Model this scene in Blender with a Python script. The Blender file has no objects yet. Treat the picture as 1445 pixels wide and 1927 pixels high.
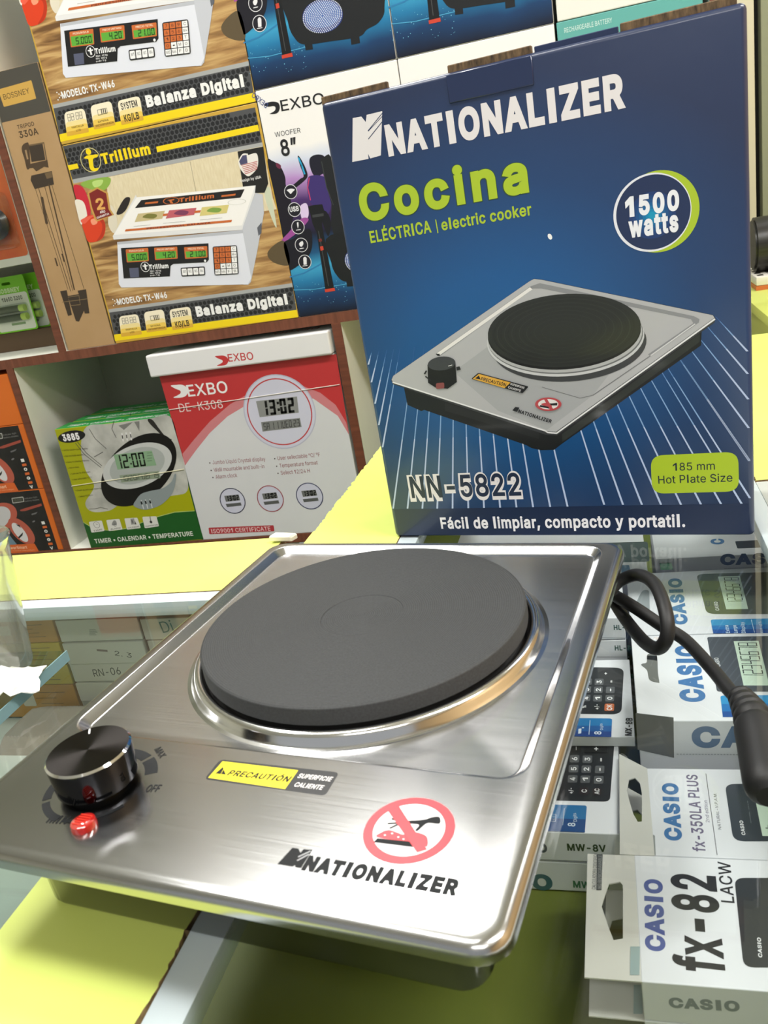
import bpy, bmesh, math, random
from mathutils import Vector, Matrix
from mathutils.geometry import interpolate_bezier, delaunay_2d_cdt

random.seed(7)
SC = bpy.context.scene
COL = SC.collection
PI = math.pi

# ------------------------------------------------------------------ camera
IMG_W, IMG_H, F_PX = 1445, 1927, 1569.0
CAM_POS = Vector((0.0, 0.0, 0.2827))
CAM_R = Vector((0.95965, 0.22856, -0.16377)).normalized()
CAM_U = Vector((0.07067, 0.36769, 0.92726)).normalized()
CAM_F = Vector((-0.27216, 0.90142, -0.33670)).normalized()
cam = bpy.data.cameras.new('camera')
cam.sensor_fit = 'HORIZONTAL'
cam.sensor_width = 36.0
cam.lens = 36.0 * F_PX / IMG_W
cam.clip_start = 0.02
cam.dof.use_dof = True
cam.dof.focus_distance = 0.78
cam.dof.aperture_fstop = 34.0
cam_o = bpy.data.objects.new('camera', cam)
COL.objects.link(cam_o)
m3 = Matrix((CAM_R, CAM_U, -CAM_F)).transposed()
cam_o.matrix_world = Matrix.Translation(CAM_POS) @ m3.to_4x4()
SC.camera = cam_o

# ------------------------------------------------------------------ view, world
SC.view_settings.view_transform = 'Standard'
SC.view_settings.look = 'None'
SC.view_settings.gamma = 1.0
SC.view_settings.use_curve_mapping = False
SC.view_settings.exposure = 0.18
world = bpy.data.worlds.new('world')
SC.world = world
world.use_nodes = True
world.node_tree.nodes['Background'].inputs[0].default_value = (0.95, 0.98, 1.0, 1)
world.node_tree.nodes['Background'].inputs[1].default_value = 0.42

CEIL_Z = 1.95
# ceiling lamps: (x, y, rotation, watts)
LAMPS = [(-0.90, 1.52, 1.0, 31), (1.3, 2.3, 0.6, 14), (1.15, 0.2, 0.3, 40), (-0.75, 0.2, 0.0, 18), (0.3, -1.2, 0.0, 14)]

# ------------------------------------------------------------------ materials
MATS = {}
def lin(c):
    return tuple(((x / 12.92) if x <= 0.04045 else ((x + 0.055) / 1.055) ** 2.4) for x in c)
def hexc(h):
    return lin(tuple(int(h[i:i + 2], 16) / 255 for i in (0, 2, 4)))
def M(h, rough=0.42, metal=0.0, spec=0.5, coat=0.0):
    """plain printed / painted / moulded surface of one colour"""
    key = (h, rough, metal, spec, coat)
    if key in MATS: return MATS[key]
    m = bpy.data.materials.new('surface_' + h)
    m.use_nodes = True
    b = m.node_tree.nodes['Principled BSDF']
    b.inputs['Base Color'].default_value = (*hexc(h), 1)
    b.inputs['Roughness'].default_value = rough
    b.inputs['Metallic'].default_value = metal
    b.inputs['Specular IOR Level'].default_value = spec
    b.inputs['Coat Weight'].default_value = coat
    b.inputs['Coat Roughness'].default_value = 0.08
    MATS[key] = m
    return m
class NT:
    """small node-tree writer"""
    def __init__(s, name):
        s.m = bpy.data.materials.new(name); s.m.use_nodes = True
        s.t = s.m.node_tree; s.b = s.t.nodes['Principled BSDF']; s.out = s.t.nodes['Material Output']
    def n(s, typ, **kw):
        nd = s.t.nodes.new(typ)
        for k, v in kw.items():
            if k.startswith('i_'):
                key = k[2:]
                key = int(key) if key.isdigit() else key.replace('_', ' ')
                nd.inputs[key].default_value = v
            else: setattr(nd, k, v)
        return nd
    def l(s, a, ao, b, bi): s.t.links.new(a.outputs[ao], b.inputs[bi])
    def ramp(s, stops, interp='LINEAR'):
        r = s.t.nodes.new('ShaderNodeValToRGB'); e = r.color_ramp; e.interpolation = interp
        while len(e.elements) > 1: e.elements.remove(e.elements[-1])
        e.elements[0].position = stops[0][0]; e.elements[0].color = (*hexc(stops[0][1]), 1)
        for p, h in stops[1:]:
            x = e.elements.new(p); x.color = (*hexc(h), 1)
        return r
def mat_noise(name, h1, h2, scale, rough=0.5, stretch=(1, 1, 1), bump=0.0, detail=4, bias=0.5):
    k = NT(name)
    tc = k.n('ShaderNodeTexCoord'); mp = k.n('ShaderNodeMapping'); mp.inputs['Scale'].default_value = stretch
    no = k.n('ShaderNodeTexNoise', i_Scale=scale, i_Detail=detail)
    r = k.ramp([(bias - 0.2, h1), (bias + 0.2, h2)])
    k.l(tc, 'Object', mp, 'Vector'); k.l(mp, 'Vector', no, 'Vector'); k.l(no, 'Fac', r, 'Fac'); k.l(r, 'Color', k.b, 'Base Color')
    k.b.inputs['Roughness'].default_value = rough
    if bump:
        bp = k.n('ShaderNodeBump', i_Strength=bump, i_Distance=0.001); k.l(no, 'Fac', bp, 'Height'); k.l(bp, 'Normal', k.b, 'Normal')
    return k.m
def mat_glass(name, tint, ior=1.5):
    k = NT(name)
    tr = k.n('ShaderNodeBsdfTransparent'); tr.inputs[0].default_value = (*tint, 1)
    gl = k.n('ShaderNodeBsdfGlossy'); gl.inputs['Roughness'].default_value = 0.015
    lw = k.n('ShaderNodeLayerWeight', i_Blend=0.5); pw = k.n('ShaderNodeMath', operation='POWER'); pw.inputs[1].default_value = 5.0
    mr = k.n('ShaderNodeMapRange'); mr.inputs['To Min'].default_value = 0.04; mr.inputs['To Max'].default_value = 1.0
    mx = k.n('ShaderNodeMixShader')
    k.l(lw, 'Facing', pw, 0); k.l(pw, 0, mr, 'Value'); k.l(mr, 'Result', mx, 0)
    k.l(tr, 0, mx, 1); k.l(gl, 0, mx, 2); k.l(mx, 0, k.out, 'Surface')
    return k.m
def mat_steel(name, base=0.60, rough=0.24, aniso=0.75, scale=(3, 700, 700), tint=(1, 1, 1), bump=0.05):
    k = NT(name)
    tc = k.n('ShaderNodeTexCoord'); mp = k.n('ShaderNodeMapping'); mp.inputs['Scale'].default_value = scale
    no = k.n('ShaderNodeTexNoise', i_Scale=2.0, i_Detail=6)
    k.l(tc, 'Object', mp, 'Vector'); k.l(mp, 'Vector', no, 'Vector')
    mr = k.n('ShaderNodeMapRange'); mr.inputs['To Min'].default_value = rough - 0.05; mr.inputs['To Max'].default_value = rough + 0.07
    k.l(no, 'Fac', mr, 'Value'); k.l(mr, 'Result', k.b, 'Roughness')
    k.b.inputs['Base Color'].default_value = (base * tint[0], base * tint[1], base * tint[2], 1)
    k.b.inputs['Metallic'].default_value = 1.0
    k.b.inputs['Anisotropic'].default_value = aniso
    tg = k.n('ShaderNodeTangent', direction_type='RADIAL', axis='Z')
    bp = k.n('ShaderNodeBump', i_Strength=bump, i_Distance=0.0004); k.l(no, 'Fac', bp, 'Height'); k.l(bp, 'Normal', k.b, 'Normal')
    return k, tg

# ------------------------------------------------------------------ scene bookkeeping
def tag(o, label=None, cat=None, group=None, kind=None):
    if label: o['label'] = label
    if cat: o['category'] = cat
    if group: o['group'] = group
    if kind: o['kind'] = kind
    return o
def thing(name, label, cat, loc=(0, 0, 0), rz=0.0, group=None):
    o = bpy.data.objects.new(name, None); COL.objects.link(o)
    o.empty_display_size = 0.02
    o.location = loc; o.rotation_euler = (0, 0, rz)
    o['_mw'] = 0
    del o['_mw']
    return tag(o, label, cat, group)
def mw(o):
    m = o.matrix_basis.copy()
    while o.parent: o = o.parent; m = o.matrix_basis @ m
    return m
def mobj(name, verts, faces, mats, parent=None, mi=None, smooth=False, label=None):
    me = bpy.data.meshes.new(name)
    me.from_pydata([tuple(v) for v in verts], [], faces)
    for m in (mats if isinstance(mats, (list, tuple)) else [mats]): me.materials.append(m)
    if mi:
        for p, i in zip(me.polygons, mi): p.material_index = i
    if smooth:
        for p in me.polygons: p.use_smooth = True
        me.set_sharp_from_angle(angle=math.radians(38))
    me.update()
    o = bpy.data.objects.new(name, me); COL.objects.link(o); o.parent = parent
    if label: o['label'] = label
    return o
def bmobj(name, bm, mats, parent=None, smooth=False, label=None):
    me = bpy.data.meshes.new(name); bm.normal_update(); bm.to_mesh(me); bm.free()
    for m in (mats if isinstance(mats, (list, tuple)) else [mats]): me.materials.append(m)
    if smooth:
        for p in me.polygons: p.use_smooth = True
        me.set_sharp_from_angle(angle=math.radians(38))
    o = bpy.data.objects.new(name, me); COL.objects.link(o); o.parent = parent
    if label: o['label'] = label
    return o
def add_box(bm, x0, x1, y0, y1, z0, z1, bev=0.0, seg=2, mi=0):
    vs = [bm.verts.new((x, y, z)) for z in (z0, z1) for y in (y0, y1) for x in (x0, x1)]
    fs = [bm.faces.new([vs[i] for i in q]) for q in ((0, 2, 3, 1), (4, 5, 7, 6), (0, 1, 5, 4), (2, 6, 7, 3), (0, 4, 6, 2), (1, 3, 7, 5))]
    for f in fs: f.material_index = mi
    if bev > 0:
        es = list({e for f in fs for e in f.edges})
        bmesh.ops.bevel(bm, geom=es, offset=bev, segments=seg, affect='EDGES', profile=0.5, clamp_overlap=True)
    return bm
def boxobj(name, dims, mat, parent=None, bev=0.0, seg=2, label=None):
    bm = bmesh.new(); add_box(bm, *dims, bev=bev, seg=seg)
    return bmobj(name, bm, mat, parent, smooth=bev > 0, label=label)
def add_tube(bm, pts, rad, n=12, caps=True):
    pts = [Vector(p) for p in pts]; rs = rad if isinstance(rad, (list, tuple)) else [rad] * len(pts)
    rings = []; up = None
    for i, p in enumerate(pts):
        t = (pts[min(i + 1, len(pts) - 1)] - pts[max(i - 1, 0)]).normalized()
        if up is None: up = t.orthogonal().normalized()
        up = (up - t * up.dot(t)).normalized(); w = t.cross(up)
        rings.append([bm.verts.new(p + (up * math.cos(a) + w * math.sin(a)) * rs[i]) for a in (2 * PI * k / n for k in range(n))])
    for a, b in zip(rings, rings[1:]):
        for k in range(n): bm.faces.new((a[k], a[(k + 1) % n], b[(k + 1) % n], b[k]))
    if caps:
        bm.faces.new(rings[0][::-1]); bm.faces.new(rings[-1])
    return bm
def smooth_path(ctrl, n=10):
    c = [Vector(p) for p in ctrl]; c = [c[0] * 2 - c[1]] + c + [c[-1] * 2 - c[-2]]
    out = []
    for i in range(1, len(c) - 2):
        p0, p1, p2, p3 = c[i - 1:i + 3]
        for k in range(n):
            t = k / n
            out.append(0.5 * ((2 * p1) + (p2 - p0) * t + (2 * p0 - 5 * p1 + 4 * p2 - p3) * t * t + (3 * p1 - p0 - 3 * p2 + p3) * t ** 3))
    out.append(c[-2]); return out
def add_lathe(bm, prof, n=64, c=(0, 0), mi=0):
    rings = []
    for r, z in prof:
        rings.append([bm.verts.new((c[0], c[1], z))] if r < 1e-6 else [bm.verts.new((c[0] + r * math.cos(2 * PI * k / n), c[1] + r * math.sin(2 * PI * k / n), z)) for k in range(n)])
    for a, b in zip(rings, rings[1:]):
        for k in range(n):
            k2 = (k + 1) % n
            if len(a) == 1 and len(b) == 1: continue
            if len(a) == 1: f = bm.faces.new((a[0], b[k], b[k2]))
            elif len(b) == 1: f = bm.faces.new((a[k], b[0], a[k2]))
            else: f = bm.faces.new((a[k], b[k], b[k2], a[k2]))
            f.material_index = mi
    return bm
def rrect_pts(x0, x1, y0, y1, r, n=6):
    r = min(r, (x1 - x0) / 2, (y1 - y0) / 2); out = []
    for cx, cy, a0 in ((x1 - r, y1 - r, 0), (x0 + r, y1 - r, 90), (x0 + r, y0 + r, 180), (x1 - r, y0 + r, 270)):
        for k in range(n + 1):
            a = math.radians(a0 + 90 * k / n); out.append((cx + r * math.cos(a), cy + r * math.sin(a)))
    return out
def copy_thing(o, loc, label, rz=None, group=None):
    c = o.copy(); COL.objects.link(c); c.location = loc; c['label'] = label
    if rz is not None: c.rotation_euler = (0, 0, rz)
    if group: c['group'] = group
    for ch in list(o.children):
        d = ch.copy(); COL.objects.link(d); d.parent = c
        for g in list(ch.children):
            e = g.copy(); COL.objects.link(e); e.parent = d
    return c

# ------------------------------------------------------------------ printing on flat faces
FONT = None
try:
    FONT = bpy.data.fonts.load(bpy.utils.system_resource('DATAFILES', path='fonts') + '/Inter.woff2')
except Exception:
    FONT = None
def contours(txt, space=0.0):
    c = bpy.data.curves.new('t', 'FONT'); c.body = txt; c.space_character = 1.0 + space
    if FONT: c.font = FONT
    ob = bpy.data.objects.new('t', c); COL.objects.link(ob)
    dg = bpy.context.evaluated_depsgraph_get()
    cu = ob.evaluated_get(dg).to_curve(dg); out = []
    for sp in cu.splines:
        P = []
        if sp.type == 'BEZIER':
            bp = sp.bezier_points; n = len(bp)
            for i in range(n):
                a, b = bp[i], bp[(i + 1) % n]
                st = (a.handle_right - a.co).cross(b.co - a.co).length < 1e-5 and (b.handle_left - b.co).cross(b.co - a.co).length < 1e-5
                P += [(v.x, v.y) for v in ([a.co] if st else interpolate_bezier(a.co, a.handle_right, b.handle_left, b.co, 5)[:-1])]
        else: P = [(p.co[0], p.co[1]) for p in sp.points]
        Q = []
        for p in P:
            if not Q or abs(p[0] - Q[-1][0]) + abs(p[1] - Q[-1][1]) > 1e-5: Q.append(p)
        if len(Q) > 1 and abs(Q[0][0] - Q[-1][0]) + abs(Q[0][1] - Q[-1][1]) < 1e-5: Q.pop()
        if len(Q) > 2: out.append(Q)
    ob.evaluated_get(dg).to_curve_clear()
    bpy.data.objects.remove(ob); bpy.data.curves.remove(c)
    return out
def area(P): return 0.5 * sum(P[i - 1][0] * P[i][1] - P[i][0] * P[i - 1][1] for i in range(len(P)))
def winding(p, loops):
    w = 0
    for P in loops:
        for i in range(len(P)):
            a, b = P[i - 1], P[i]
            if a[1] <= p[1]:
                if b[1] > p[1] and (b[0] - a[0]) * (p[1] - a[1]) - (p[0] - a[0]) * (b[1] - a[1]) > 0: w += 1
            elif b[1] <= p[1] and (b[0] - a[0]) * (p[1] - a[1]) - (p[0] - a[0]) * (b[1] - a[1]) < 0: w -= 1
    return w
def fill(loops, eps=1e-6):
    """triangles covering the non-zero winding area of closed loops"""
    V = []; E = []
    for l in loops:
        b = len(V); n = len(l); V += [Vector(p) for p in l]; E += [(b + i, b + (i + 1) % n) for i in range(n)]
    v, e, f, *_ = delaunay_2d_cdt(V, E, [], 0, eps)
    out = []; sgn = 1 if sum(area(l) for l in loops) > 0 else -1
    for t in f:
        c = [sum(v[i][k] for i in t) / len(t) for k in (0, 1)]
        w = winding(c, loops)
        if w * sgn > 0: out.append(list(t))
    return [(p.x, p.y) for p in v], out
TXT = {}
CAP = None
GL = {}
def xmax(cs): return max((p[0] for c in cs for p in c), default=0.0)
def glyph(ch):
    """outline and advance of one character; plain bar shapes for I, l and a plain 1"""
    if ch in GL: return GL[ch]
    if 'HH' not in GL: GL['HH'] = xmax(contours('HH')); GL['sign'] = 1 if area(contours('H')[0]) > 0 else -1
    c = cap_h(); sw = 0.098
    def own(P, adv):
        return ([P if (area(P) > 0) == (GL['sign'] > 0) else P[::-1]], adv)
    if ch == 'I': g = own([(0.09, 0), (0.09 + sw, 0), (0.09 + sw, c), (0.09, c)], 0.18 + sw)
    elif ch == 'l': g = own([(0.075, 0), (0.075 + sw * 0.93, 0), (0.075 + sw * 0.93, c * 1.03), (0.075, c * 1.03)], 0.15 + sw * 0.93)
    elif ch == '1': g = own([(0.225, 0), (0.225 + sw, 0), (0.225 + sw, c), (0.245, c), (0.07, c - 0.125), (0.07, c - 0.225), (0.225, c - 0.115)], 0.44)
    else: g = (contours(ch) if ch != ' ' else [], xmax(contours('H' + ch + 'H')) - GL['HH'])
    GL[ch] = g; return g
def fat(cs, bold):
    s = GL['sign']; oc = []
    for c in cs:
        n = len(c); q = []
        for i in range(n):
            p0, p, p1 = Vector(c[i - 1]), Vector(c[i]), Vector(c[(i + 1) % n])
            d0, d1 = (p - p0).normalized(), (p1 - p).normalized()
            n0, n1 = Vector((d0.y, -d0.x)) * s, Vector((d1.y, -d1.x)) * s
            m = n0 + n1
            m = n0 if m.length < 1e-4 else m.normalized()
            q.append(tuple(p + m * bold * min(1.8, 1 / max(0.3, m.dot(n0)))))
        oc.append(q)
    return oc
GM = {}
def glyph_mesh(ch, bold):
    k = (ch, bold)
    if k not in GM:
        cs, adv = glyph(ch)
        if bold > 0: cs = fat(cs, bold)
        GM[k] = (*(fill(cs, 1e-5) if cs else ([], [])), adv)
    return GM[k]
def text_mesh(txt, bold, track=0.0):
    key = (txt, bold, track)
    if key in TXT: return TXT[key]
    V = []; F = []; x = 0.0
    for ch in txt:
        v, f, adv = glyph_mesh(ch, bold); b = len(V)
        V += [(p[0] + x, p[1]) for p in v]; F += [[b + i for i in t] for t in f]; x += adv + bold * 1.5 + track
    TXT[key] = (V, F); return TXT[key]
def cap_h():
    global CAP
    if CAP is None: CAP = max(p[1] for c in contours('H') for p in c)
    return CAP

class Face:
    """a flat face of a thing: origin and axes in the thing's own space"""
    def __init__(s, owner, O, X, Y):
        s.o = owner; s.O = Vector(O); s.X = Vector(X).normalized(); s.Y = Vector(Y).normalized(); s.N = s.X.cross(s.Y)
        s.mw = mw(owner); s.inv = s.mw.inverted()
    def px(s, x, y):
        d = CAM_F + CAM_R * ((x - IMG_W / 2) / F_PX) - CAM_U * ((y - IMG_H / 2) / F_PX)
        o = s.inv @ CAM_POS; d = s.inv.to_3x3() @ d
        t = (s.O - o).dot(s.N) / d.dot(s.N); p = o + d * t - s.O
        return (p.dot(s.X), p.dot(s.Y))
    def at(s, a, b, z): return s.O + s.X * a + s.Y * b + s.N * z
class Art:
    """print on a face; several inks, one mesh"""
    def __init__(s, face, view=None, z=0.00006, dz=0.000014):
        s.f = face; s.v = view; s.z = z; s.dz = dz; s.V = []; s.F = []; s.mi = []; s.m = []
    def view(s, *v): s.v = v if v else None; return s
    def c(s, p):
        if s.v and s.v[0] == 'uv': return (p[0], p[1])
        if s.v: return s.f.px(s.v[0] + p[0] / s.v[2], s.v[1] + p[1] / s.v[2])
        return s.f.px(*p)
    def raw(s, V, F, mat):
        if mat not in s.m: s.m.append(mat)
        i = s.m.index(mat); b = len(s.V)
        for a in V: s.V.append(s.f.at(a[0], a[1], s.z))
        for f in F:
            f = list(f)
            P = [V[k] for k in f]
            if area(P) < 0: f.reverse()
            s.F.append([b + k for k in f]); s.mi.append(i)
        s.z += s.dz
    def loc_poly(s, P, mat):
        if len(P) <= 4 and all((Vector(P[i]) - Vector(P[i - 1])).cross(Vector(P[(i + 1) % len(P)]) - Vector(P[i])) * area(P) > 0 for i in range(len(P))):
            s.raw(P, [list(range(len(P)))], mat)
        else:
            v, f = fill([P]); s.raw(v, f, mat)
    def poly(s, pts, mat): s.loc_poly([s.c(p) for p in pts], mat)
    def curve(s, pts, mat, n=5):
        """closed smooth blob through points"""
        P = [Vector((*s.c(p), 0)) for p in pts]; k = len(P); out = []
        for i in range(k):
            p0, p1, p2, p3 = P[i - 1], P[i], P[(i + 1) % k], P[(i + 2) % k]
            for j in range(n):
                t = j / n
                q = 0.5 * ((2 * p1) + (p2 - p0) * t + (2 * p0 - 5 * p1 + 4 * p2 - p3) * t * t + (3 * p1 - p0 - 3 * p2 + p3) * t ** 3)
                out.append((q.x, q.y))
        v, f = fill([out]); s.raw(v, f, mat)
    def ell(s, c, a, b, mat, n=36, hole=0.0):
        C, A, B = Vector(s.c(c)), Vector(s.c(a)), Vector(s.c(b)); A -= C; B -= C
        P = [tuple(C + A * math.cos(t) + B * math.sin(t)) for t in (2 * PI * k / n for k in range(n))]
        if not hole: s.raw(P, [list(range(n))], mat)
        else:
            Q = [tuple(C + (A * math.cos(t) + B * math.sin(t)) * hole) for t in (2 * PI * k / n for k in range(n))]
            s.raw(P + Q, [[k, (k + 1) % n, n + (k + 1) % n, n + k] for k in range(n)], mat)
    def circ(s, c, e, mat, hole=0.0, n=40):
        C, E = Vector(s.c(c)), Vector(s.c(e)); r = (E - C).length
        P = [(C.x + r * math.cos(t), C.y + r * math.sin(t)) for t in (2 * PI * k / n for k in range(n))]
        if not hole: s.raw(P, [list(range(n))], mat)
        else:
            Q = [(C.x + (x - C.x) * hole, C.y + (y - C.y) * hole) for x, y in P]
            s.raw(P + Q, [[k, (k + 1) % n, n + (k + 1) % n, n + k] for k in range(n)], mat)
    def rr(s, q, mat, r=0.2, n=5):
        """rounded quad; r as a share of the short side"""
        P = [Vector(s.c(p)) for p in q]; rad = r * min((P[i] - P[i - 1]).length for i in range(4)); out = []
        for i in range(4):
            p0, p, p1 = P[i - 1], P[i], P[(i + 1) % 4]
            a = p + (p0 - p).normalized() * rad; b = p + (p1 - p).normalized() * rad
            for k in range(n + 1):
                t = k / n; out.append(tuple(a * (1 - t) ** 2 + p * 2 * t * (1 - t) + b * t * t))
        s.raw(out, [list(range(len(out)))], mat)
    def line(s, pts, w, mat):
        P = [Vector(s.c(p)) for p in pts]; V = []; F = []
        for a, b in zip(P, P[1:]):
            d = (b - a)
            if d.length < 1e-9: continue
            d.normalize(); n = Vector((-d.y, d.x)) * w / 2; e = d * w * 0.2
            k = len(V); V += [tuple(a - n - e), tuple(b - n + e), tuple(b + n + e), tuple(a + n - e)]; F.append([k, k + 1, k + 2, k + 3])
        s.raw(V, F, mat)
    def text(s, t, p0, p1, top, mat, bold=0.0, shear=0.0, track=0.0):
        A, B, T = Vector(s.c(p0)), Vector(s.c(p1)), Vector(s.c(top)); d = B - A; w = d.length; d.normalize()
        n = Vector((-d.y, d.x)); h = abs((T - A).dot(n))
        V, F = text_mesh(t, bold, track); x0 = min(v[0] for v in V); x1 = max(v[0] for v in V); ch = cap_h() + bold
        sx = w / (x1 - x0); sy = h / ch
        out = []
        for x, y in V:
            q = A + d * ((x - x0) * sx + shear * y * sy) + n * (y * sy); out.append(tuple(q))
        s.raw(out, F, mat)
    def outline(s, t, p0, p1, top, mat, bold=0.03):
        s.text(t, p0, p1, top, mat, bold)
    def seg(s, t, p0, p1, top, mat, thick=0.13, slant=0.08):
        A, B, T = Vector(s.c(p0)), Vector(s.c(p1)), Vector(s.c(top)); d = (B - A); w = d.length; d.normalize(); n = Vector((-d.y, d.x)); h = abs((T - A).dot(n))
        adv = sum(0.35 if ch in '.:/1 ' and ch != '1' else 1.0 for ch in t); cw = w / adv; x = 0; V = []; F = []
        SEG = {'0': 'abcdef', '1': 'bc', '2': 'abged', '3': 'abgcd', '4': 'fgbc', '5': 'afgcd', '6': 'afgedc', '7': 'abc', '8': 'abcdefg', '9': 'abcfgd', 'A': 'abcefg', 'E': 'afged', 'T': 'afe', 'U': 'fedcb', 'C': 'afed', 'W': 'fedcb', 'S': 'afgcd', '-': 'g', 'D': 'abcdef'}
        th = thick * h
        def q(x0, y0, x1, y1):
            k = len(V)
            for a, b in ((x0, y0), (x1, y0), (x1, y1), (x0, y1)): V.append(tuple(A + d * (a + slant * b) + n * b))
            F.append([k, k + 1, k + 2, k + 3])
        for ch in t:
            W = cw * (0.35 if ch in '.:/ ' else 1.0); g = 0.1 * cw; l, r = x + g, x + W - g; e = th * 0.18
            if ch == '.': q(x + W * .25, 0, x + W * .25 + th, th)
            elif ch == ':': q(x + W * .3, h * .22, x + W * .3 + th, h * .22 + th); q(x + W * .3, h * .66, x + W * .3 + th, h * .66 + th)
            elif ch == '/':
                k = len(V)
                for a, b in ((x, 0), (x + th, 0), (x + W, h), (x + W - th, h)): V.append(tuple(A + d * a + n * b))
                F.append([k, k + 1, k + 2, k + 3])
            else:
                for z in SEG.get(ch, ''):
                    if z == 'a': q(l + e, h - th, r - e, h)
                    if z == 'd': q(l + e, 0, r - e, th)
                    if z == 'g': q(l + e, h / 2 - th / 2, r - e, h / 2 + th / 2)
                    if z == 'f': q(l, h / 2 + e, l + th, h - e)
                    if z == 'e': q(l, e, l + th, h / 2 - e)
                    if z == 'b': q(r - th, h / 2 + e, r, h - e)
                    if z == 'c': q(r - th, e, r, h / 2 - e)
            x += W
        s.raw(V, F, mat)
    def grid(s, q, nx, ny, pad=0.12):
        """cells of a bilinear quad (TL,TR,BR,BL), row by row"""
        P = [Vector(p) for p in q]; cells = []
        def at(u, v): return P[0] * (1 - u) * (1 - v) + P[1] * u * (1 - v) + P[2] * u * v + P[3] * (1 - u) * v
        for j in range(ny):
            for i in range(nx):
                u0, u1, v0, v1 = (i + pad) / nx, (i + 1 - pad) / nx, (j + pad) / ny, (j + 1 - pad) / ny
                cells.append([tuple(at(*k)) for k in ((u0, v0), (u1, v0), (u1, v1), (u0, v1))])
        return cells
    def build(s, name, parent, label=None):
        o = mobj(name, s.V, s.F, s.m, parent, s.mi)
        if label: o['label'] = label
        return o
def carton(name, label, cat, x0, x1, y0, y1, z0, z1, mats, group=None, bev=0.0012, part='carton_body'):
    """a box standing square to the shelf; returns (thing, front face); local origin = front lower left corner"""
    t = thing(name, label, cat, (x0, y0, z0), 0, group)
    w, d, h = x1 - x0, y1 - y0, z1 - z0
    bm = bmesh.new(); add_box(bm, 0, w, 0, d, 0, h, bev=bev)
    ml = mats if isinstance(mats, (list, tuple)) else [mats]
    if len(ml) > 1:      # front, others
        bm.faces.ensure_lookup_table()
        bm.normal_update()
        for f in bm.faces: f.material_index = 0 if f.normal.y < -0.9 else (2 if len(ml) > 2 and f.normal.z > 0.9 else 1)
    bmobj(part, bm, ml, t, smooth=False)
    return t, Face(t, (0, 0, 0), (1, 0, 0), (0, 0, 1))
# ================================================================== ROOM
def struct(name, dims, mat, bev=0.0):
    o = boxobj(name, dims, mat, bev=bev); o['kind'] = 'structure'; return o
wall_m = mat_noise('wall_paint', 'c9cbbd', 'd6d8cc', 3, 0.7)
struct('floor', (-3.2, 3.2, -2.6, 3.6, -1.0, -0.95), mat_noise('floor_tile', 'b5b0a6', 'c8c3b8', 5, 0.35))
struct('ceiling', (-3.2, 3.2, -2.6, 3.6, CEIL_Z, CEIL_Z + 0.05), M('e6e8e6', 0.8))
struct('wall_back', (-3.2, 3.2, 3.5, 3.6, -0.95, CEIL_Z), wall_m)
struct('wall_left', (-3.2, -3.1, -2.6, 3.5, -0.95, CEIL_Z), wall_m)
struct('wall_right', (2.1, 2.2, -2.6, 3.5, -0.95, CEIL_Z), mat_noise('warm_wall_paint', 'd2ae7c', 'dab888', 3, 0.6))
struct('trim_1', (0.242, 0.3686, 2.30, 2.35, -0.95, CEIL_Z), M('ddd9c4', 0.5), 0.003)
struct('trim_2', (0.3920, 0.72, 2.36, 2.40, -0.95, CEIL_Z), M('a5ac96', 0.55), 0.003)
struct('wall_right_recess', (0.15, 0.8, 2.50, 2.54, -0.95, CEIL_Z), M('1c1d18', 0.6))

for i, (x, y, rz, watt) in enumerate(LAMPS):
    t = thing('ceiling_lamp', ['long white panel lamp on the ceiling above the shelving unit', 'white panel lamp on the ceiling at the far right, between the shelves and the counter',
              'white panel lamp on the ceiling right of the counter', 'white panel lamp on the ceiling above the left wing of the counter', 'white panel lamp on the ceiling behind the camera'][i], 'lamp',
              (x, y, CEIL_Z - 0.05), rz)
    boxobj('lamp_housing', (-0.62, 0.62, -0.16, 0.16, 0.0, 0.05), M('f2f2f0', 0.4), t, 0.006)
    em = bpy.data.materials.get('lamp_glow')
    if not em:
        k = NT('lamp_glow'); k.b.inputs['Emission Color'].default_value = (1, 1, 1, 1); k.b.inputs['Emission Strength'].default_value = 3; em = k.m
    boxobj('lamp_diffuser', (-0.60, 0.60, -0.145, 0.145, -0.012, 0.0), em, t, 0.004)
    ld = bpy.data.lights.new('tube_light', 'AREA'); ld.shape = 'RECTANGLE'; ld.size = 1.16; ld.size_y = 0.28; ld.energy = watt
    ld.color = (1.0, 0.985, 0.955)
    lo = bpy.data.objects.new('tube_light', ld); COL.objects.link(lo); lo.parent = t; lo.location = (0, 0, -0.036)

# ================================================================== SHELVING
brown = mat_noise('mahogany_edging', '5e3526', '7a4632', 9, 0.45, (1, 1, 14), 0.0)
brown_h = mat_noise('mahogany_edging_flat', '633828', '7d4a36', 9, 0.45, (14, 1, 1), 0.0)
white_mel = mat_noise('white_melamine', 'e2e2d6', 'ecece2', 6, 0.5)
back_mel = mat_noise('back_panel_paint', '9b9d8c', 'aeb0a0', 5, 0.6)
shelf = thing('shelving_unit', 'tall white shelving unit with reddish brown front edges holding boxed goods', 'shelf', (-0.9, 1.45, -0.95))
SX, SY, SZ = -0.9, 1.45, -0.95
def board(name, x0, x1, y0, y1, z0, z1, edge, part_label=None):
    """white board with a brown band on its front edge"""
    b = boxobj(name, (x0 - SX, x1 - SX, y0 + 0.003 - SY, y1 - SY, z0 - SZ, z1 - SZ), white_mel, shelf)
    boxobj('edge_band', (x0 - SX, x1 - SX, y0 - SY, y0 + 0.003 - SY, z0 - SZ, z1 - SZ), edge, b)
    return b
board('shelf_board', -2.2, 0.19, 1.45, 1.75, 0.108, 0.126, brown_h)
board('shelf_board', -2.2, 0.19, 1.45, 1.75, -0.310, -0.2925, brown_h)
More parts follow.
